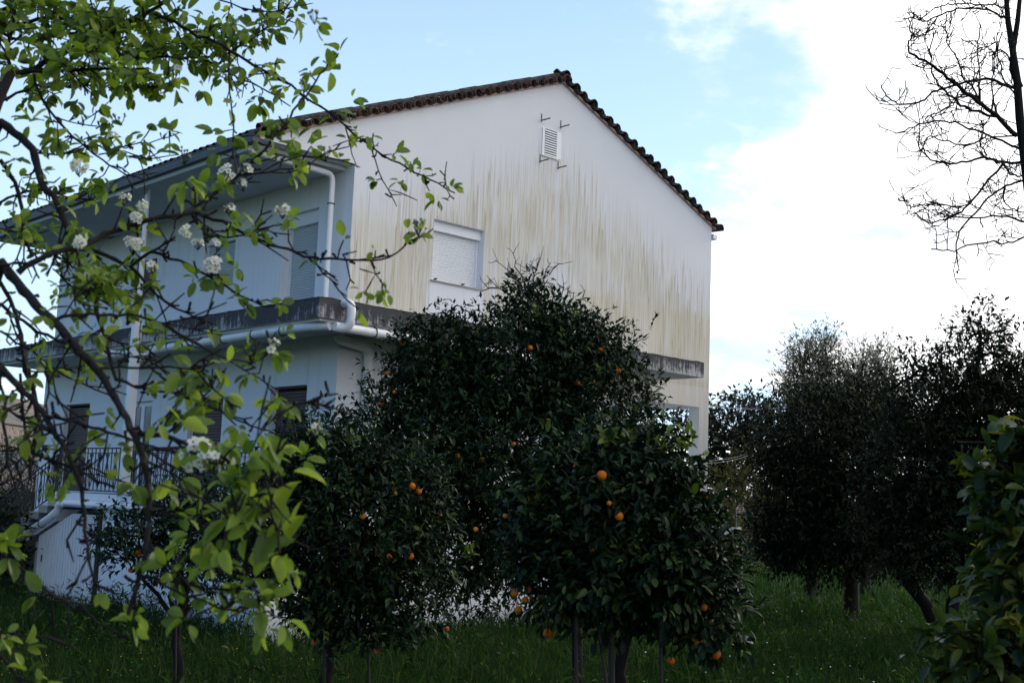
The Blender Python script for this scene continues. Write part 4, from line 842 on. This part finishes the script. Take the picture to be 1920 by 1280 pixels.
def branch(pts, r0, r1, d0=None, dd=0.0, dens=1.0, nl=(3, 6), s=0.052, knots=True, cl_from=0.15):
    Ys = near(*pts[0]); Y0 = d0 if (d0 is not None and Ys is None) else (Ys if Ys is not None else 3.0)
    pts = np.array(pts, float); seg = np.hypot(*np.diff(pts, axis=0).T); T = np.concatenate([[0], np.cumsum(seg)]); tot = T[-1]
    m_ = max(4, int(tot/16)); tt = np.linspace(0, tot, m_); xs_ = np.interp(tt, T, pts[:, 0]); ys_ = np.interp(tt, T, pts[:, 1])
    # round the corners a little
    for _ in range(2): xs_[1:-1] = (xs_[:-2]+2*xs_[1:-1]+xs_[2:])/4; ys_[1:-1] = (ys_[:-2]+2*ys_[1:-1]+ys_[2:])/4
    xs_[1:-1] += RNG.normal(size=m_-2)*1.6; ys_[1:-1] += RNG.normal(size=m_-2)*1.6
    Y = Y0 + dd*(tt/tot) + 0.02*np.sin(tt/37+pts[0, 0]); p3 = [P(x, y, yy) for x, y, yy in zip(xs_, ys_, Y)]
    rad = [0.76*(r0+(r1-r0)*t/tot)*yy/F_PX*(1+0.10*math.sin(t*0.21+r0)) for t, yy in zip(tt, Y)]
    q = MB(); q.tube(p3, rad, 8 if r0 > 5 else 6)
    for i in range(m_): PB.append((xs_[i], ys_[i], Y[i], None))
    k = max(0, int(round(tot/100*3.0)))
    for _ in range(k if knots else 0):                       # short fruiting spurs
        i = random.randrange(1, m_-1); a = p3[i]; d = norm(norm(p3[i+1]-p3[i])*0.5 + rdir(1)[0]); L = random.uniform(0.012, 0.035); q.tube([a, a+d*L*0.6, a+d*L+np.array([0, 0, 0.004])], [rad[i]*0.6, 0.0028, 0.0034], 5)
        if random.random() < 0.5: q.tube([a+d*L*0.9, a+d*L+rdir(1)[0]*0.015], [0.0028, 0.0036], 5)
    for _ in range(int(round(tot/100*1.6)) if knots else 0):   # thin bare side twigs
        i = random.randrange(1, m_-1); a = p3[i]; d = norm(norm(p3[i+1]-p3[i])*0.6 + rdir(1)[0]*0.8); L = random.uniform(0.05, 0.14); e1 = a+d*L*.5+RNG.normal(size=3)*.005; e2 = a+d*L+RNG.normal(size=3)*.012
        q.tube([a, e1, e2], [min(rad[i]*.6, .0035), .0024, .0016], 5, cap=False)
        f_ = norm(d+rdir(1)[0]*.7); q.tube([e1, e1+f_*L*.25], [.0022, .0026], 5)
    nc = int(round(tot/100*dens*(5.6 if dens >= 1.75 and ys_.mean() < 330 else 4.6 if dens >= 1.75 and ys_.mean() < 600 else (1.55 if ys_.mean() > 790 else 2.2))))
    for j in range(nc):
        t = cl_from + (1-cl_from)*(j+random.random())/max(nc, 1); i = min(m_-2, int(t*(m_-1))); a = p3[i]; d = norm(norm(p3[i+1]-p3[i])*0.4 + rdir(1)[0]*0.9 + np.array([0, -0.1, 0.25]))
        L = random.uniform(0.02, 0.085); e = a + d*L; q.tube([a, (a+e)/2+RNG.normal(size=3)*0.004, e], [min(rad[i]*0.6, 0.004), 0.0024, 0.0018], 5, cap=False); spray(e, d, random.randint(*nl), s*random.uniform(0.8, 1.1))
        if random.random() < 0.5: spray((a+e)/2, d, 2, s*0.7)
    q.build('branch', M_bark, pear, ptb)
# trunk and the limbs that reach the frame
q = MB(); tp = [np.array(ptb)-np.array([0, 0, 0.2]), np.array([-1.78, 3.3, 0.6]), np.array([-1.70, 3.25, 1.2]), np.array([-1.72, 3.3, 1.9]), np.array([-1.66, 3.5, 2.6])]
q.tube(tp, [0.11, 0.095, 0.085, 0.07, 0.05], 10)
def feeder(a, px, py, Y, r0, r1): q.tube(limb(a, P(px, py, Y), 6, 0.03), list(np.linspace(r0, r1, 6)), 8)
feeder(tp[2], 0, 490, 2.75, 0.030, 0.015); feeder(tp[3], 0, 228, 3.3, 0.028, 0.014); feeder(tp[2], 0, 686, 2.6, 0.028, 0.011); feeder(tp[4], 20, 140, 3.8, 0.03, 0.014); feeder(tp[1], 0, 1036, 2.5, 0.02, 0.006); feeder(tp[1], 0, 1225, 2.3, 0.02, 0.006); feeder(tp[3], 0, 568, 3.4, 0.025, 0.009); feeder(tp[4], 0, 60, 4.3, 0.025, 0.010); feeder(tp[3], 0, 380, 3.9, .02, .008)
q.build('trunk', M_bark, pear, ptb)
B = branch
B([(0, 490), (20, 514), (44, 548), (74, 578), (104, 605), (128, 632), (155, 662), (185, 696), (205, 729), (225, 763), (242, 793), (259, 834), (277, 886), (281, 950), (274, 1025), (262, 1078), (244, 1138), (240, 1156)], 13, 5, 2.75, -0.45, 0.35)
B([(0, 228), (34, 252), (67, 285), (72, 302), (67, 330), (77, 342), (111, 380), (122, 420), (134, 440), (144, 477), (161, 524), (178, 568), (191, 615), (205, 662), (218, 712)], 11, 4.5, 3.3, -0.5, 0.5)
B([(0, 686), (34, 719), (67, 756), (84, 780), (111, 830), (124, 841), (139, 875), (154, 905), (157, 957), (161, 995), (165, 1040), (169, 1077), (187, 1107)], 9, 3, 2.6, -0.2, 0.15)
B([(20, 140), (60, 133), (111, 101), (151, 89), (202, 72), (235, 47), (279, 25), (316, 0), (340, -20)], 8, 4, 3.8, 0.2, 2.2)
B([(279, 25), (322, 40), (363, 60), (386, 72), (437, 97), (470, 118), (517, 144), (571, 181), (621, 215), (661, 248), (695, 278), (715, 291), (759, 311), (799, 335), (833, 352), (853, 362)], 5, 1.8, 3.9, 0.0, 1.1, (2, 5))
B([(60, 133), (134, 133), (188, 129), (228, 128), (272, 129)], 5.5, 3, 3.8, -0.3, 2.0)
B([(168, 86), (208, 101), (286, 107), (386, 109), (420, 104), (453, 87), (487, 67), (514, 40), (541, 7)], 4.5, 2, 3.8, 0.3, 2.2)
B([(376, 109), (403, 118), (443, 144), (477, 161), (520, 180), (545, 200)], 3, 1.5, 3.8, 0.1, 1.5)
B([(430, 100), (428, 168), (437, 202), (438, 286), (443, 329)], 2.2, 2, 3.8, -.3, 1.1, (2, 4))
B([(34, 511), (67, 487), (111, 467), (151, 464), (198, 437), (215, 430), (252, 420), (319, 406), (353, 398), (386, 373), (437, 339), (450, 329), (487, 292), (524, 245), (564, 195), (598, 144), (621, 114), (628, 100)], 8, 2, 2.75, 0.7, 0.9, (2, 5))
B([(450, 329), (504, 322), (554, 314), (588, 302), (612, 285)], 3.2, 1.5, None, .1, 1.2)
B([(353, 398), (401, 410), (437, 427), (461, 441), (497, 454), (551, 473), (579, 484), (633, 488), (680, 487), (715, 493), (742, 476), (762, 459), (782, 444), (812, 429)], 5, 2, None, 0.1, 0.55, (2, 4))
B([(579, 484), (606, 514), (633, 536), (650, 555)], 2.6, 1.8, None, -.1, .8, (2, 4))
B([(360, 405), (387, 446), (442, 445), (483, 435), (519, 421), (549, 412)], 3, 1.8, None, -.1, .8)
B([(148, 467), (188, 470), (218, 484), (249, 501), (272, 524), (289, 548), (316, 575), (353, 593), (366, 586)], 6, 2.5, None, -.1, .5)
B([(249, 497), (279, 474), (319, 454), (329, 444)], 4.5, 2.5, None, -.1, .5)
B([(285, 472), (319, 481), (353, 497), (386, 514), (420, 533), (453, 558), (477, 571), (514, 574)], 4.5, 2.2, None, 0, .6)
B([(104, 600), (121, 591), (168, 588), (208, 593), (259, 591), (296, 602), (336, 622), (380, 649), (423, 672), (453, 689), (487, 709), (514, 727)], 4.5, 1.6, None, 0.1, .35)
B([(302, 605), (370, 618), (416, 628)], 2.4, 1.6, None, .1, .3)
B([(453, 687), (480, 679), (504, 669), (515, 655)], 1.8, 1.4, None, 0, 1.4)
B([(188, 690), (235, 686), (286, 689), (336, 689), (370, 696), (390, 679), (403, 679)], 3.6, 2.4, None, 0, .5)
B([(218, 712), (262, 726), (302, 733), (353, 743), (403, 766), (443, 786), (484, 803), (520, 815)], 4, 2, None, -.2, .7)
B([(370, 696), (385, 715), (400, 735), (420, 745)], 2.6, 1.8, None, 0, .8)
B([(252, 812), (300, 815), (356, 830), (410, 850), (470, 890), (510, 905), (545, 915)], 7, 2.5, 2.4, -.3, 1.6, (3, 6), .060)
B([(470, 850), (478, 820), (501, 793), (524, 773), (554, 756), (588, 749), (621, 736), (634, 738)], 3, 2.4, 2.2, .1, .15)
B([(87, 780), (118, 783), (151, 793), (202, 810), (242, 820), (280, 835), (337, 849)], 5, 3, None, -.2, .5)
B([(62, 850), (75, 856), (112, 867), (150, 882), (187, 905), (214, 914)], 5, 3.5, 2.6, -.1, .3)
B([(0, 1036), (11, 1044), (56, 1077), (94, 1111), (139, 1139), (180, 1164), (229, 1194)], 4, 2.5, 2.5, -.1, .12)
B([(0, 1225), (20, 1255), (45, 1290)], 4, 3, 2.3, 0, 1.8)
B([(0, 1180), (25, 1195), (50, 1205)], 3, 2, 2.4, 0, 2.0)
B([(277, 955), (311, 961), (375, 976), (431, 984), (484, 997), (530, 985)], 3.2, 1.8, None, -.2, 1.5, (3, 6), .058)
B([(262, 1078), (319, 1092), (375, 1100), (431, 1109), (487, 1107)], 4, 2, None, -.1, 1.2, (3, 5), .055)
B([(300, 1090), (326, 1107), (375, 1122), (431, 1145), (487, 1152), (525, 1156)], 3.4, 2, None, -.1, 1.5, (3, 6), .055)
B([(375, 976), (394, 1032), (431, 1055), (487, 1074), (540, 1076)], 2.8, 1.6, None, -.1, 1.2, (2, 5), .052)
B([(410, 850), (430, 900), (440, 960), (420, 1010)], 3, 1.8, None, -.15, 2.2, (4, 7), .060)
B([(470, 890), (510, 940), (545, 980)], 2.5, 1.8, None, -.15, 1.6, (2, 4), .068)
B([(45, 640), (45, 680), (43, 705), (62, 714), (69, 749), (70, 783), (67, 817), (62, 850)], 6, 6, 3.2, 0, .25)
B([(38, 700), (40, 737), (46, 783), (48, 814), (55, 843), (57, 900)], 4, 4, 3.0, 0, .4)
B([(0, 700), (7, 752), (9, 800), (10, 835), (17, 880)], 4, 3.5, 3.1, 0, .6)
B([(0, 568), (34, 595), (67, 622), (101, 635), (134, 649), (180, 690)], 5, 3, 3.4, 0, .3)
B([(0, 528), (20, 561), (37, 615), (44, 669), (64, 736), (70, 770)], 5.5, 5, 3.2, 0, .3)
B([(64, 140), (64, 161), (77, 188), (101, 215), (128, 249), (151, 269), (181, 292), (208, 312), (242, 329), (269, 336)], 4, 1.8, 3.8, -.2, 1.1)
B([(72, 287), (104, 291), (128, 296), (160, 270)], 3, 1.8, None, 0, 1.2)
B([(185, 290), (215, 284), (252, 296), (292, 297), (336, 290)], 2, 1.5, None, 0, 1.4)
B([(205, 280), (225, 272), (269, 269), (309, 262), (336, 249)], 1.8, 1.4, None, 0, 1.0, (2, 4))
B([(110, 222), (128, 225), (168, 237), (202, 240), (222, 225)], 1.8, 1.4, None, 0, 1.1)
B([(396, -5), (443, 10), (494, 24), (530, 20)], 2.2, 1.8, 4.0, 0, 1.4)
B([(168, -5), (181, 27), (200, 70)], 2.5, 2, 3.9, 0, 2.0)
B([(698, 285), (712, 328), (729, 358), (744, 387)], 1.8, 1.2, None, 0, .3)
B([(698, 285), (702, 265), (700, 250)], 2.4, 1.8, None, 0, 0)
B([(648, 240), (661, 288), (670, 315)], 1.7, 1.2, None, 0, .4)
B([(695, 490), (708, 523), (729, 550)], 1.7, 1.2, None, 0, 1.6)
B([(0, 60), (50, 40), (110, 30), (170, 45), (230, 30)], 6, 3, 4.3, 0, 2.6, s=0.056)
B([(0, 20), (60, 5), (120, -10)], 5, 3, 4.3, 0, 2.4)
B([(20, 140), (10, 90), (30, 40), (20, 0)], 5, 3, 3.8, 0, 2.4)
B([(0, 60), (40, 80), (100, 70), (160, 60), (240, 90), (310, 80), (370, 85), (420, 50)], 3.5, 2, 4.3, 0, 2.4)
B([(0, 190), (40, 170), (90, 160), (150, 165), (230, 150), (300, 170), (340, 150)], 4, 2, 4.2, 0, 2.0)
B([(0, 380), (40, 360), (90, 350), (120, 370), (160, 380), (200, 360)], 3.5, 1.8, 3.9, .3, 1.8, s=.05)
B([(0, 430), (50, 440), (90, 470), (140, 500), (190, 515), (240, 510)], 3.5, 1.8, 3.9, .3, 2.0, s=.05)
B([(100, 470), (120, 530), (160, 555), (210, 545), (255, 560)], 3, 1.6, 3.5, .3, 2.2, s=.05)
B([(121, 591), (130, 560), (175, 540), (230, 530)], 2.5, 1.6, None, .2, 2.0)
B([(0, 300), (25, 330), (45, 390), (40, 440), (60, 480)], 6, 4, 3.2, .1, .8)
B([(0, 620), (50, 650), (110, 700), (160, 720), (215, 745)], 3.5, 2, 3.0, 0, .5)
B([(0, 760), (40, 790), (90, 800)], 3, 2, 2.9, 0, .5)
B([(84, 780), (60, 840), (30, 870), (0, 885)], 3, 2.5, None, 0, .3)
B([(0, 835), (60, 850), (110, 840), (150, 850)], 3, 2, 2.8, 0, .3)
B([(130, 845), (150, 860), (175, 890), (185, 905)], 3, 2, None, 0, .6)
B([(205, 662), (240, 670), (270, 660), (310, 690)], 2.5, 1.8, None, 0, .7)
B([(340, 745), (352, 720), (345, 700)], 2.4, 1.8, None, -.1, 2.0, (3, 5), .062)
B([(380, 745), (410, 720), (412, 690)], 2.0, 1.6, None, -.1, 1.0)
B([(486, 700), (500, 640), (520, 620)], 1.6, 1.4, 2.7, 0, .8)
B([(265, 600), (258, 640), (270, 680)], 1.6, 1.2, None, 0, 0)
B([(139, 640), (100, 690), (85, 740), (90, 790)], 3, 2.5, 3.0, 0, .4)
# hand-placed sprigs: (px, py, leaves, size, along)
for (px, py, n_, s, dx_, dz__) in ((620, 130, 6, .05, .4, .6), (555, 30, 8, .055, .5, -.1), (590, 45, 5, .05, .8, -.1), (848, 355, 5, .05, .8, .2), (820, 375, 4, .06, .2, -.8), (790, 320, 5, .05, .3, .4), (750, 340, 6, .048, .2, -.6), (785, 440, 7, .045, .3, .2), (510, 660, 6, .055, .5, .2), (400, 690, 3, .062, 0, .5), (340, 700, 5, .072, .1, .3), (350, 760, 5, .066, 0, -.7), (420, 740, 4, .055, .4, -.2), (560, 560, 0, .05, 0, 0),
                                (540, 410, 7, .048, .2, .1), (440, 500, 7, .05, .2, -.2), (445, 560, 6, .05, .5, .2), (400, 520, 9, .05, .1, -.5), (230, 500, 8, .055, 0, -.3), (215, 540, 9, .055, 0, -.5), (370, 350, 6, .065, 0, -.6), (350, 340, 6, .068, .3, -.3), (405, 345, 4, .06, .4, 0), (500, 130, 8, .055, .2, -.4), (480, 190, 9, .06, .1, -.6), (520, 225, 8, .055, .1, -.5), (300, 60, 10, .06, 0, -.4), (250, 100, 9, .06, 0, -.5), (330, 160, 6, .06, .2, -.8), (380, 165, 7, .05, .1, -.6), (260, 145, 8, .06, .2, -.7),
                                (140, 190, 8, .055, 0, -.5), (60, 230, 8, .05, 0, .2), (30, 120, 10, .05, 0, 0), (120, 60, 10, .06, 0, 0), (350, 20, 8, .06, 0, -.3), (420, 30, 8, .055, .3, 0), (540, 1020, 4, .085, .3, -.5), (520, 985, 3, .085, -.3, .0), (470, 930, 8, .062, .2, 0), (430, 900, 8, .062, .1, .2), (380, 930, 8, .058, -.3, 0), (400, 1010, 8, .058, -.2, -.4), (340, 1020, 6, .058, -.1, -.6), (330, 1080, 8, .056, 0, -.2), (410, 1060, 6, .05, .2, 0), (555, 1075, 6, .04, .4, .3), (470, 1110, 5, .055, .3, .2), (530, 1160, 6, .055, .3, -.4), (490, 1140, 6, .056, 0, 0),
                                (245, 1170, 6, .052, .1, -.8), (255, 1150, 3, .05, .4, 0), (565, 860, 7, .055, .5, .2), (520, 850, 8, .058, .3, .3), (590, 810, 6, .045, .4, .3), (460, 860, 6, .06, 0, .3), (330, 890, 5, .06, -.6, 0), (310, 905, 4, .06, -.4, 0), (15, 1040, 8, .06, .3, .3), (20, 1015, 6, .055, .2, .5), (45, 1215, 5, .055, .4, .4), (50, 1262, 6, .055, .4, .2), (150, 420, 8, .055, 0, -.4), (40, 430, 5, .06, .2, -.4), (30, 300, 6, .06, 0, 0), (190, 1100, 2, .05, .6, .1), (160, 830, 4, .05, .2, .3), (95, 820, 4, .05, 0, .2), (210, 835, 3, .05, -.2, .4), (680, 545, 3, .045, 0, .1), (725, 548, 5, .045, .3, -.4), (635, 300, 4, .05, .1, .2), (660, 190, 5, .045, .6, .3), (590, 240, 7, .05, 0, -.5), (540, 290, 5, .05, .3, 0)):
    if not n_: continue
    Y = near(px, py, 45) or 2.9; p = P(px, py, Y)
    spray(p, norm(np.array([dx_, -0.2, dz__])), n_, s)
LA = tuple(np.array([l[i] for l in LEAVES]) for i in range(5)); LA = (*LA, RNG.random(len(LEAVES)))
split_leaves(LA, 300, M_pear, pear, ptb, (LEAFN, LFN), front=False, stuffname='small_leaves')
# blossom and bud clusters
def petals(q, c, d, r_):
    x = norm(np.cross(d, [0.3, 0.2, 1.0])); y = np.cross(d, x)
    for k in range(5):
        a = 2*PI*k/5 + random.random()*0.3; e = x*math.cos(a)+y*math.sin(a); f = np.cross(d, e); ps = [c, c+e*r_*.45+f*r_*.38+d*r_*.10, c+e*r_*.9+f*r_*.25+d*r_*.22, c+e*r_*.9-f*r_*.25+d*r_*.22, c+e*r_*.45-f*r_*.38+d*r_*.10]; q.add(ps, [(0, 1, 2, 3, 4)], 0)
    q.ball(c+d*r_*.12, r_*.2, 5, 4, 1)
for (px, py, n_, rad, op) in ((372, 850, 22, 36, 1), (395, 862, 10, 22, 1), (248, 460, 14, 18, 1), (395, 500, 14, 20, 1), (425, 328, 14, 20, .8), (148, 312, 12, 18, 1), (232, 372, 10, 12, 1), (265, 385, 9, 11, .7), (150, 455, 9, 12, 1), (255, 410, 9, 13, 1), (455, 345, 8, 12, .3), (210, 255, 7, 12, .6), (460, 320, 8, 14, .3), (430, 392, 7, 12, .2), (785, 425, 12, 17, 0), (530, 395, 10, 14, .1), (345, 290, 11, 17, 0), (225, 220, 8, 14, 0), (610, 285, 6, 14, 0), (440, 45, 10, 16, 0), (590, 30, 7, 14, 0), (510, 648, 12, 15, .1), (595, 805, 10, 16, .1), (370, 455, 7, 12, .6), (350, 435, 6, 11, .6), (655, 215, 6, 14, 0), (285, 500, 8, 12, 1), (330, 130, 6, 11, .6), (170, 520, 7, 11, 1), (570, 160, 6, 12, 0), (405, 460, 6, 10, .7)):
    Y = (near(px, py, 45) or 2.8) - 0.03; c = P(px, py, Y); s = Y/F_PX; q = MB(); foot = c + np.array([0, 0.01, -rad*s*1.1])
    for i in range(n_):
        d = norm(rdir(1)[0] + np.array([0, -0.5, 0.35])); e = c + d*rad*s*random.uniform(0.5, 1.0); q.tube([foot, (foot+e)/2+d*0.004, e], 0.0009, 4, 2, cap=False)
        if random.random() < op: petals(q, e, norm(d + np.array([0, -0.5, 0.1])), random.uniform(0.0095, 0.013))
        else: q.ball(e, random.uniform(0.0032, 0.0048), 6, 5, 1 if op < .5 else 0)
    o = q.build('blossom', [M_petal, M_bud, M_grass], pear, ptb)
    o['label'] = 'white open blossom cluster' if op >= .6 else 'closed bud cluster'

# ------------------------------------------------------------------ grass and flowers
def scatter(n, y0, y1, pw=1.0):
    y = y0 + (y1-y0)*RNG.random(n)**pw; hwid = y*(1010/F_PX) + 0.6; x = (RNG.random(n)*2-1)*hwid; return x, y
def outside(x, y):
    dx_, dy_ = x-HO[0], y-HO[1]; u = dx_*D2[0]+dy_*D2[1]; v = dx_*D1[0]+dy_*D1[1]; return ~((u > -1.5) & (u < UR) & (v > -0.05) & (v < 13.5)) & ~((u > -0.14) & (u < UR) & (v > -0.05) & (v < 13))
def blades(n, y0, y1, h0, h1, wd, pw):
    x, y = scatter(n, y0, y1, pw); k = outside(x, y); x, y = x[k], y[k]; n = len(x)
    pat = 0.65 + 0.35*np.sin(x*1.3+0.7*np.sin(y*.9))*np.cos(y*0.8+x*.4)
    h = (h0 + (h1-h0)*RNG.random(n)**1.8)*(0.6+0.7*pat); a = RNG.random(n)*2*PI; lean = (0.15+0.5*RNG.random(n))*h
    z = ground(x, y) - 0.02; dx_, dy_ = np.cos(a), np.sin(a); px_, py_ = -dy_, dx_; wv = wd*(0.6+0.8*RNG.random(n))
    V = np.empty((n, 5, 3)); B0 = np.stack([x, y, z], 1); mid = B0 + np.stack([dx_*lean*.3, dy_*lean*.3, h*.6], 1); tip = B0 + np.stack([dx_*lean, dy_*lean, h*(1-0.12*RNG.random(n))], 1); side = np.stack([px_*wv, py_*wv, 0*wv], 1)
    V[:, 0] = B0-side; V[:, 1] = B0+side; V[:, 2] = mid-side*.75; V[:, 3] = mid+side*.75; V[:, 4] = tip
    Fb = np.array([(0, 1, 3), (0, 3, 2), (2, 3, 4)]); return V.reshape(-1, 3), (Fb[None]+(np.arange(n)*5)[:, None, None]).reshape(-1, 3), np.repeat(np.clip(RNG.random(n)*0.8+0.2*pat, 0, .999), 5)
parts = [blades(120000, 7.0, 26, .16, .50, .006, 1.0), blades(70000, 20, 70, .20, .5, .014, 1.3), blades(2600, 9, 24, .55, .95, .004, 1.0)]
Vv, Ff, va, o_ = [], [], [], 0
for v_, f_, a_ in parts: Vv.append(v_); Ff.append(f_+o_); va.append(a_ if o_ == 0 or len(va) != 1 else 0.45+0.54*a_); o_ += len(v_)  # far blades coloured paler, standing in for open light beyond the grove
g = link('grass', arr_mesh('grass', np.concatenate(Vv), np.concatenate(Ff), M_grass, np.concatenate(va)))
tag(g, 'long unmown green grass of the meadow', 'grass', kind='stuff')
# broad leaved herbs and thin stalks mixed into the grass
hx, hy = scatter(3200, 8.0, 34, .9); k = outside(hx, hy); hx, hy = hx[k], hy[k]; n = len(hx); hp = np.repeat(np.stack([hx, hy, ground(hx, hy)], 1), 14, 0); n = len(hp)
hp += RNG.normal(size=(n, 3))*np.array([.07, .07, 0]); hp[:, 2] += RNG.random(n)*np.repeat(0.2+0.55*RNG.random(n//14)**1.5, 14)
o = leaves_joined('meadow_herbs', hp, norm(rdir(n)+np.array([0, 0, .5])), norm(rdir(n)+np.array([0, 0, 1.0])), 0.06+0.13*RNG.random(n), 0.014+0.038*RNG.random(n), RNG.random(n), M_grass, None, (0, 0, 0)); tag(o, 'leafy herbs growing between the grass of the meadow', 'herbs')
# tufts of weeds against the walls
wp = []
for i in range(240):
    t = random.random()
    if i % 2: p = hw(-1.55-random.uniform(0.0, .35), -0.3+6.0*t, -2.62)
    else: p = hw(-1.3+11*t, -0.15-random.uniform(0, .5), -2.62)
    wp.append(p)
wp = np.array(wp); wpx = np.repeat(wp, 16, 0) + RNG.normal(size=(240*16, 3))*np.array([.05, .05, 0]); n = len(wpx); hh = RNG.random(n)*0.55*np.repeat(0.4+RNG.random(240), 16); wpx[:, 2] += hh
o = leaves_joined('wall_weeds', wpx, norm(rdir(n)+np.array([0, 0, .9])), rdir(n), 0.08+0.12*RNG.random(n), 0.015+0.02*RNG.random(n), RNG.random(n), M_grass, None, (0, 0, 0)); tag(o, 'tall weeds growing along the foot of the walls', 'weeds')
def flowers(name, label, n, m_, sel, r_, h0, h1):
    q = MB()
    for _ in range(n):
        while True:
            x, y = scatter(1, 8.5, 26, .8); x, y = float(x[0]), float(y[0])
            if sel(x, y): break
        z = float(ground(x, y)) + random.uniform(h0, h1); rr = r_*random.uniform(.6, 1.3); t = rdir(1)[0]*0.5; k = 6
        c = np.array([x, y, z]); d = norm(np.array([t[0], t[1]-.3, 1.0])); e = norm(np.cross(d, [1, 0.2, 0])); f = np.cross(d, e)
        q.add([c + rr*(e*math.cos(2*PI*i/k)+f*math.sin(2*PI*i/k))*(1 if i % 2 else .75) for i in range(k)], [tuple(range(k))], 0)
        q.add([c, c+e*0.003, np.array([x, y, z-h1*.8])], [(0, 1, 2)], 1)
    tag(q.build(name, [m_, M_grass]), label, 'flowers', kind='stuff')
flowers('yellow_wildflowers', 'tiny yellow wildflowers dotted through the grass', 900, M_yellow, lambda x, y: (x < -0.12*y and bool(outside(np.array([x]), np.array([y]))[0])) or random.random() < .03, .009, .20, .48)
flowers('white_wildflowers', 'small white flower heads in the grass at the right', 170, M_wf, lambda x, y: x > 0.1*y, .014, .30, .60)
